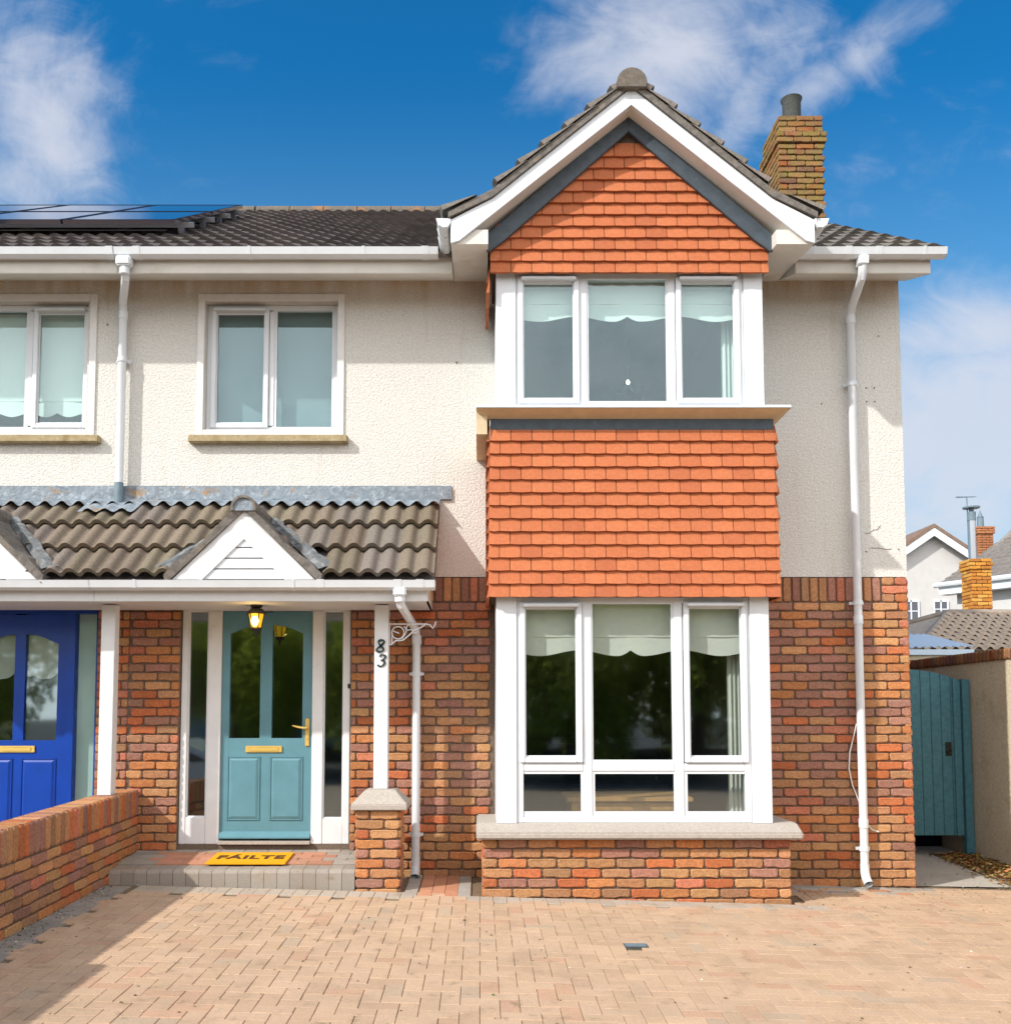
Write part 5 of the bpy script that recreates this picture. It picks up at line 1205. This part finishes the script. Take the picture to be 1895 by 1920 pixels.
m = MB(); m.tube([(10.28, 11.95, 5.5), (10.28, 11.95, 5.68)], .085, 14); m.lathe([(0, 5.80), (.17, 5.79), (.17, 5.76), (0, 5.76)], 10.28, 11.95, 14); m.tube([(10.28, 11.95, 5.68), (10.28, 11.95, 5.78)], .05, 8); m.build('flue_cowl', MT['greypipe'], och)
an = thing('tv_aerial', (10.08, 12.0, 5.7), 'thin television aerial above the steel flue in the distance', 'aerial')
m = MB(); m.tube([(10.22, 12, 4.64), (10.22, 12, 6.02)], .010, 6); m.tube([(10.0, 12, 6.0), (10.4, 12, 6.02)], .009, 5)
for k in range(6): m.tube([(10.02 + k*.07, 11.9, 6.0), (10.02 + k*.07, 12.1, 6.03)], .006, 5)
m.build('aerial_array', MT['greypipe'], an)
# blue translucent lean-to roof
lt = thing('lean_to', (5.8, 4.5, 0), 'lean-to shed with a pale blue corrugated plastic roof just beyond the boundary wall', 'shed')
m = MB(); n = 40; vs = []
for i in range(n + 1):
    k = i / n; a = .012 * math.sin(i * 1.57)
    p = Vector((5.25, 3.95, 2.28)).lerp(Vector((6.20, 3.95, 2.30)), k); q = Vector((5.3, 5.2, 2.55)).lerp(Vector((6.2, 5.2, 2.55)), k); vs += [(p.x, p.y, p.z + a), (q.x, q.y, q.z + a)]
m.add(vs, [(2*i, 2*i+2, 2*i+3, 2*i+1) for i in range(n)]); m.build('plastic_roof', MT['poly'], lt, fix=False)
m = MB(); m.box(5.25, 6.2, 3.96, 3.99, 2.19, 2.26); m.build('roof_edge', MT['poly'], lt); m = MB(); m.box(5.26, 6.15, 4.0, 5.15, 0, 2.2); m.build('shed_wall', MT['garden_render'], lt)
# white gabled house far right
wh = thing('white_gabled_house', (17.8, 31, 0), 'distant white house with its gable end and two small windows facing the camera', 'house')
wx, wy, wz = 17.8, 30.0, 8.72; wz = 8.75
m = MB(); m.add([(wx - 4.4, wy, -.3), (wx + 4.4, wy, -.3), (wx + 4.4, wy, 5.75), (wx, wy, wz - .15), (wx - 4.4, wy, 5.75), (wx - 4.4, wy + 9, -.3), (wx - 4.4, wy + 9, 5.75)], [(0, 1, 2, 3, 4), (5, 0, 4, 6)]); m.build('wall', MT['far_white'], wh, fix=False)
for sg in (-1, 1):
    m = MB(); m.prism([(wx, wz + .05), (wx + sg * 4.8, wz - 3.2), (wx + sg * 4.8, wz - 3.05), (wx, wz + .2)], wy - .35, wy + 9); m.build('roof', MT['brown_roof'], wh)
    m = MB(); m.prism([(wx, wz - .28), (wx + sg * 4.75, wz - 3.5), (wx + sg * 4.75, wz - 3.19), (wx, wz + .04)], wy - .33, wy - .28); m.build('bargeboard', MT['white'], wh)
for (a, b, c, d) in ((16.6, 17.25, 5.1, 5.95), (17.8, 18.4, 5.25, 5.95)):
    m = MB(); frame_ring(m, a, b, c, d, wy - .06, wy - .01, .06); m.box((a+b)/2 - .025, (a+b)/2 + .025, wy - .06, wy - .01, c, d); m.box(a, b, wy - .058, wy - .012, (c+d)/2 - .02, (c+d)/2 + .02); f_ = m.build('window', MT['white'], wh)
    m = MB(); m.box(a + .03, b - .03, wy - .03, wy - .005, c + .03, d - .03); m.build('pane', MT['solar'], f_)
m = MB(); m.box(20.55, 21.2, 32, 32.7, 6, 9.6); m.box(20.5, 21.25, 31.95, 32.75, 9.6, 9.8)
# second house at the right edge
rh = thing('grey_roofed_house', (13, 17, 0), 'white house with a grey tiled roof and white gutter at the far right edge', 'house')
p0, p1 = Vector((12.35, 17.9, 4.95)), Vector((15.6, 13.0, 4.95)); d = (p1 - p0).normalized(); nrm = Vector((-d.y, d.x, 0)); nrm = nrm if nrm.y > 0 else -nrm
rr0, rr1 = p0 + nrm * 4.2 + d * .3 + Vector((0, 0, 2.15)), p1 + nrm * 4.2 + Vector((0, 0, 2.15))
m = MB(); rows_ = 15
for r_ in range(rows_):
    a0, a1_ = p0.lerp(rr0, r_/rows_), p0.lerp(rr0, (r_+1)/rows_); b0, b1_ = p1.lerp(rr1, r_/rows_), p1.lerp(rr1, (r_+1)/rows_); up = Vector((0, 0, .05))
    m.add([a0, b0, b0 + up, a0 + up, a1_ + up * .2, b1_ + up * .2], [(0, 1, 2, 3), (3, 2, 5, 4)])
tag(m.build('roof_courses', MT['grey_roof'], rh, fix=False), kind='stuff')
q0, q1 = p0 + nrm * .35 + d * .3, p1 + nrm * .35
m = MB(); m.add([q0 - Vector((0, 0, 5.2)), q1 - Vector((0, 0, 5.2)), q1, q0, q0 + nrm * 7 - Vector((0, 0, 5.2)), q0 + nrm * 7, q0 + nrm * 3.8 + Vector((0, 0, 2.4))], [(0, 1, 2, 3), (4, 0, 3, 6, 5)]); m.build('wall', MT['far_white'], rh, fix=False)
m = MB(); m.tube([p0 - nrm * .05 + Vector((0, 0, -.02)) - d * .1, p1 - nrm * .05 + Vector((0, 0, -.02))], .07, 8); m.build('gutter', MT['white'], rh); m = MB(); m.add([p0, p1, p1 - Vector((0, 0, .28)), p0 - Vector((0, 0, .28)), p0 + nrm * .4 - Vector((0, 0, .28)), p1 + nrm * .4 - Vector((0, 0, .28))], [(0, 1, 2, 3), (3, 2, 5, 4)]); m.build('fascia', MT['white'], rh, fix=False)
m = MB(); m.tube([q0 + d * .25 - nrm * .05, q0 + d * .25 - nrm * .05 - Vector((0, 0, 4))], .05, 8); m.build('downpipe', MT['greypipe'], rh)
oc = []; m = MB(); m.box(14.77, 15.19, 20.42, 20.82, 3, 7.02); rc = m.build('chimney', MT['mortar'], rh)
for (a, b, e) in ((6.84, 7.03, .04), (5.2, 6.84, 0)):
    lay(oc, Matrix.Translation((14.76 - e, 20.4 - e, 0)), .44 + 2*e, a, b, rnd=RO); lay(oc, Matrix.Translation((14.76 - e, 20.84 + e, 0)) @ Matrix.Rotation(-math.pi/2, 4, 'Z'), .43 + 2*e, a, b, rnd=RO)
oc = [(me, T, RO.choice([(.46, .20, .09), (.42, .17, .08)])) for me, T, c in oc]; join_mass('chimney_bricks', oc, MT['brick_mass'], rc)
m = MB(); m.lathe([(.10, 7.02), (.09, 7.32), (.10, 7.34), (.07, 7.36), (.01, 7.55), (0, 7.55)], 14.93, 20.6, 12); m.build('chimney_pot', MT['greypipe'], rc)

# ================================================================== the street behind the viewer, seen in the glass
m = MB(); m.box(-60, 60, -60, -30, -.41, 0.2); m.build('opposite_bank', MT['earth'], None, kind='structure')
def leafmesh(seed, rx, ry, rz, n, s):
    r = random.Random(seed); vs, fs, cl = [], [], []
    blobs = [(Vector((r.uniform(-.6, .6) * rx, r.uniform(-.6, .6) * ry, r.uniform(.25, .95) * rz)), r.uniform(.3, .55)) for _ in range(14)]
    for i in range(n):
        c, br_ = r.choice(blobs); d_ = Vector((r.gauss(0, 1), r.gauss(0, 1), r.gauss(0, 1))).normalized() * br_ * r.uniform(.7, 1.05)
        p = c + Vector((d_.x * rx, d_.y * ry, d_.z * rz * .6)); a = Vector((r.gauss(0, 1), r.gauss(0, 1), r.gauss(0, 1))).normalized(); b = a.orthogonal().normalized(); k = len(vs); q = s * r.uniform(.6, 1.3)
        vs += [tuple(p + a * q), tuple(p + b * q * .6), tuple(p - a * q), tuple(p - b * q * .6)]; fs.append((k, k+1, k+2, k+3))
        g_ = r.uniform(.7, 1.3); cl += [(.40 * g_, .42 * g_, .06 * g_, 1)] * 4
    me = bpy.data.meshes.new('crown'); me.from_pydata(vs, [], fs); me.materials.append(MT['leaf']); ca = me.color_attributes.new('Col', 'FLOAT_COLOR', 'CORNER'); ca.data.foreach_set('color', [v for c in cl for v in c]); return me
LM = [leafmesh(i, 2.6, 2.0, 5.2, 15000, .085) for i in range(2)]
for i, (x, y, s) in enumerate([(-11, -24, 1.0), (-6.3, -22, .95), (-1.5, -23, 1.1), (2.6, -21, 1.0), (6.4, -22, 1.15), (10.5, -21, .95), (15, -23, 1.1), (-16, -23, 1.2), (-8.6, -26, 1.15), (-3.8, -26.5, 1.2), (.6, -26, 1.25), (4.6, -26, 1.2), (8.6, -26, 1.3), (13, -27, 1.3), (19, -26, 1.3)]):
    t = thing('garden_tree', (x, y, -.4), 'leafy green garden tree across the street behind the viewer, mirrored in the windows', 'tree', 'trees across the street')
    m = MB(); m.tube([(x, y, -.5), (x + .1, y, 1.2), (x, y + .1, 3)], [.22, .17, .08], 8); m.build('trunk', MT['bark'], t)
    o = link('crown', LM[i % 2], t, Matrix.Translation((x, y, -.5)) @ Matrix.Rotation(i * 1.1, 4, 'Z') @ Matrix.Diagonal((s, s, s, 1)))
ohs = thing('opposite_house', (-20, -34, 0), 'brick and render house across the street behind the viewer', 'house')
m = MB(); m.box(-15, -5, -42, -34, -.4, 5.2); m.build('wall', MT['far_white'], ohs)
m = MB(); m.prism([(-42.4, 5.1), (-33.6, 5.1), (-38, 8)], -15.3, -4.7, 'x'); m.build('roof', MT['far_roof'], ohs)
# parked white car
pc = thing('parked_car', (-6.6, -10.2, -.42), 'white hatchback parked on the street behind the viewer, mirrored in the door glass', 'car')
m = MB(); cyy = -10.2; prof = [(-8.6, .25), (-8.65, .55), (-8.35, .78), (-7.5, .92), (-6.7, 1.38), (-5.5, 1.42), (-4.7, 1.05), (-4.35, .85), (-4.35, .3)]
secs = []
for (a, b) in prof: pass
m.prism([(x, z - .42) for x, z in prof], cyy - .85, cyy + .85); m.build('body', MT['car'], pc, bevel=.06)
m = MB(); m.prism([(x, z - .42) for x, z in [(-7.3, .95), (-6.62, 1.32), (-5.55, 1.35), (-4.9, 1.02)]], cyy + .845, cyy + .862); m.build('side_window', MT['solar'], pc)
for x in (-7.85, -5.15):
    m = MB(); m.tube([(x, cyy + .72, -.1), (x, cyy + .9, -.1)], .31, 20); m.build('wheel', MT['rubber'], pc)
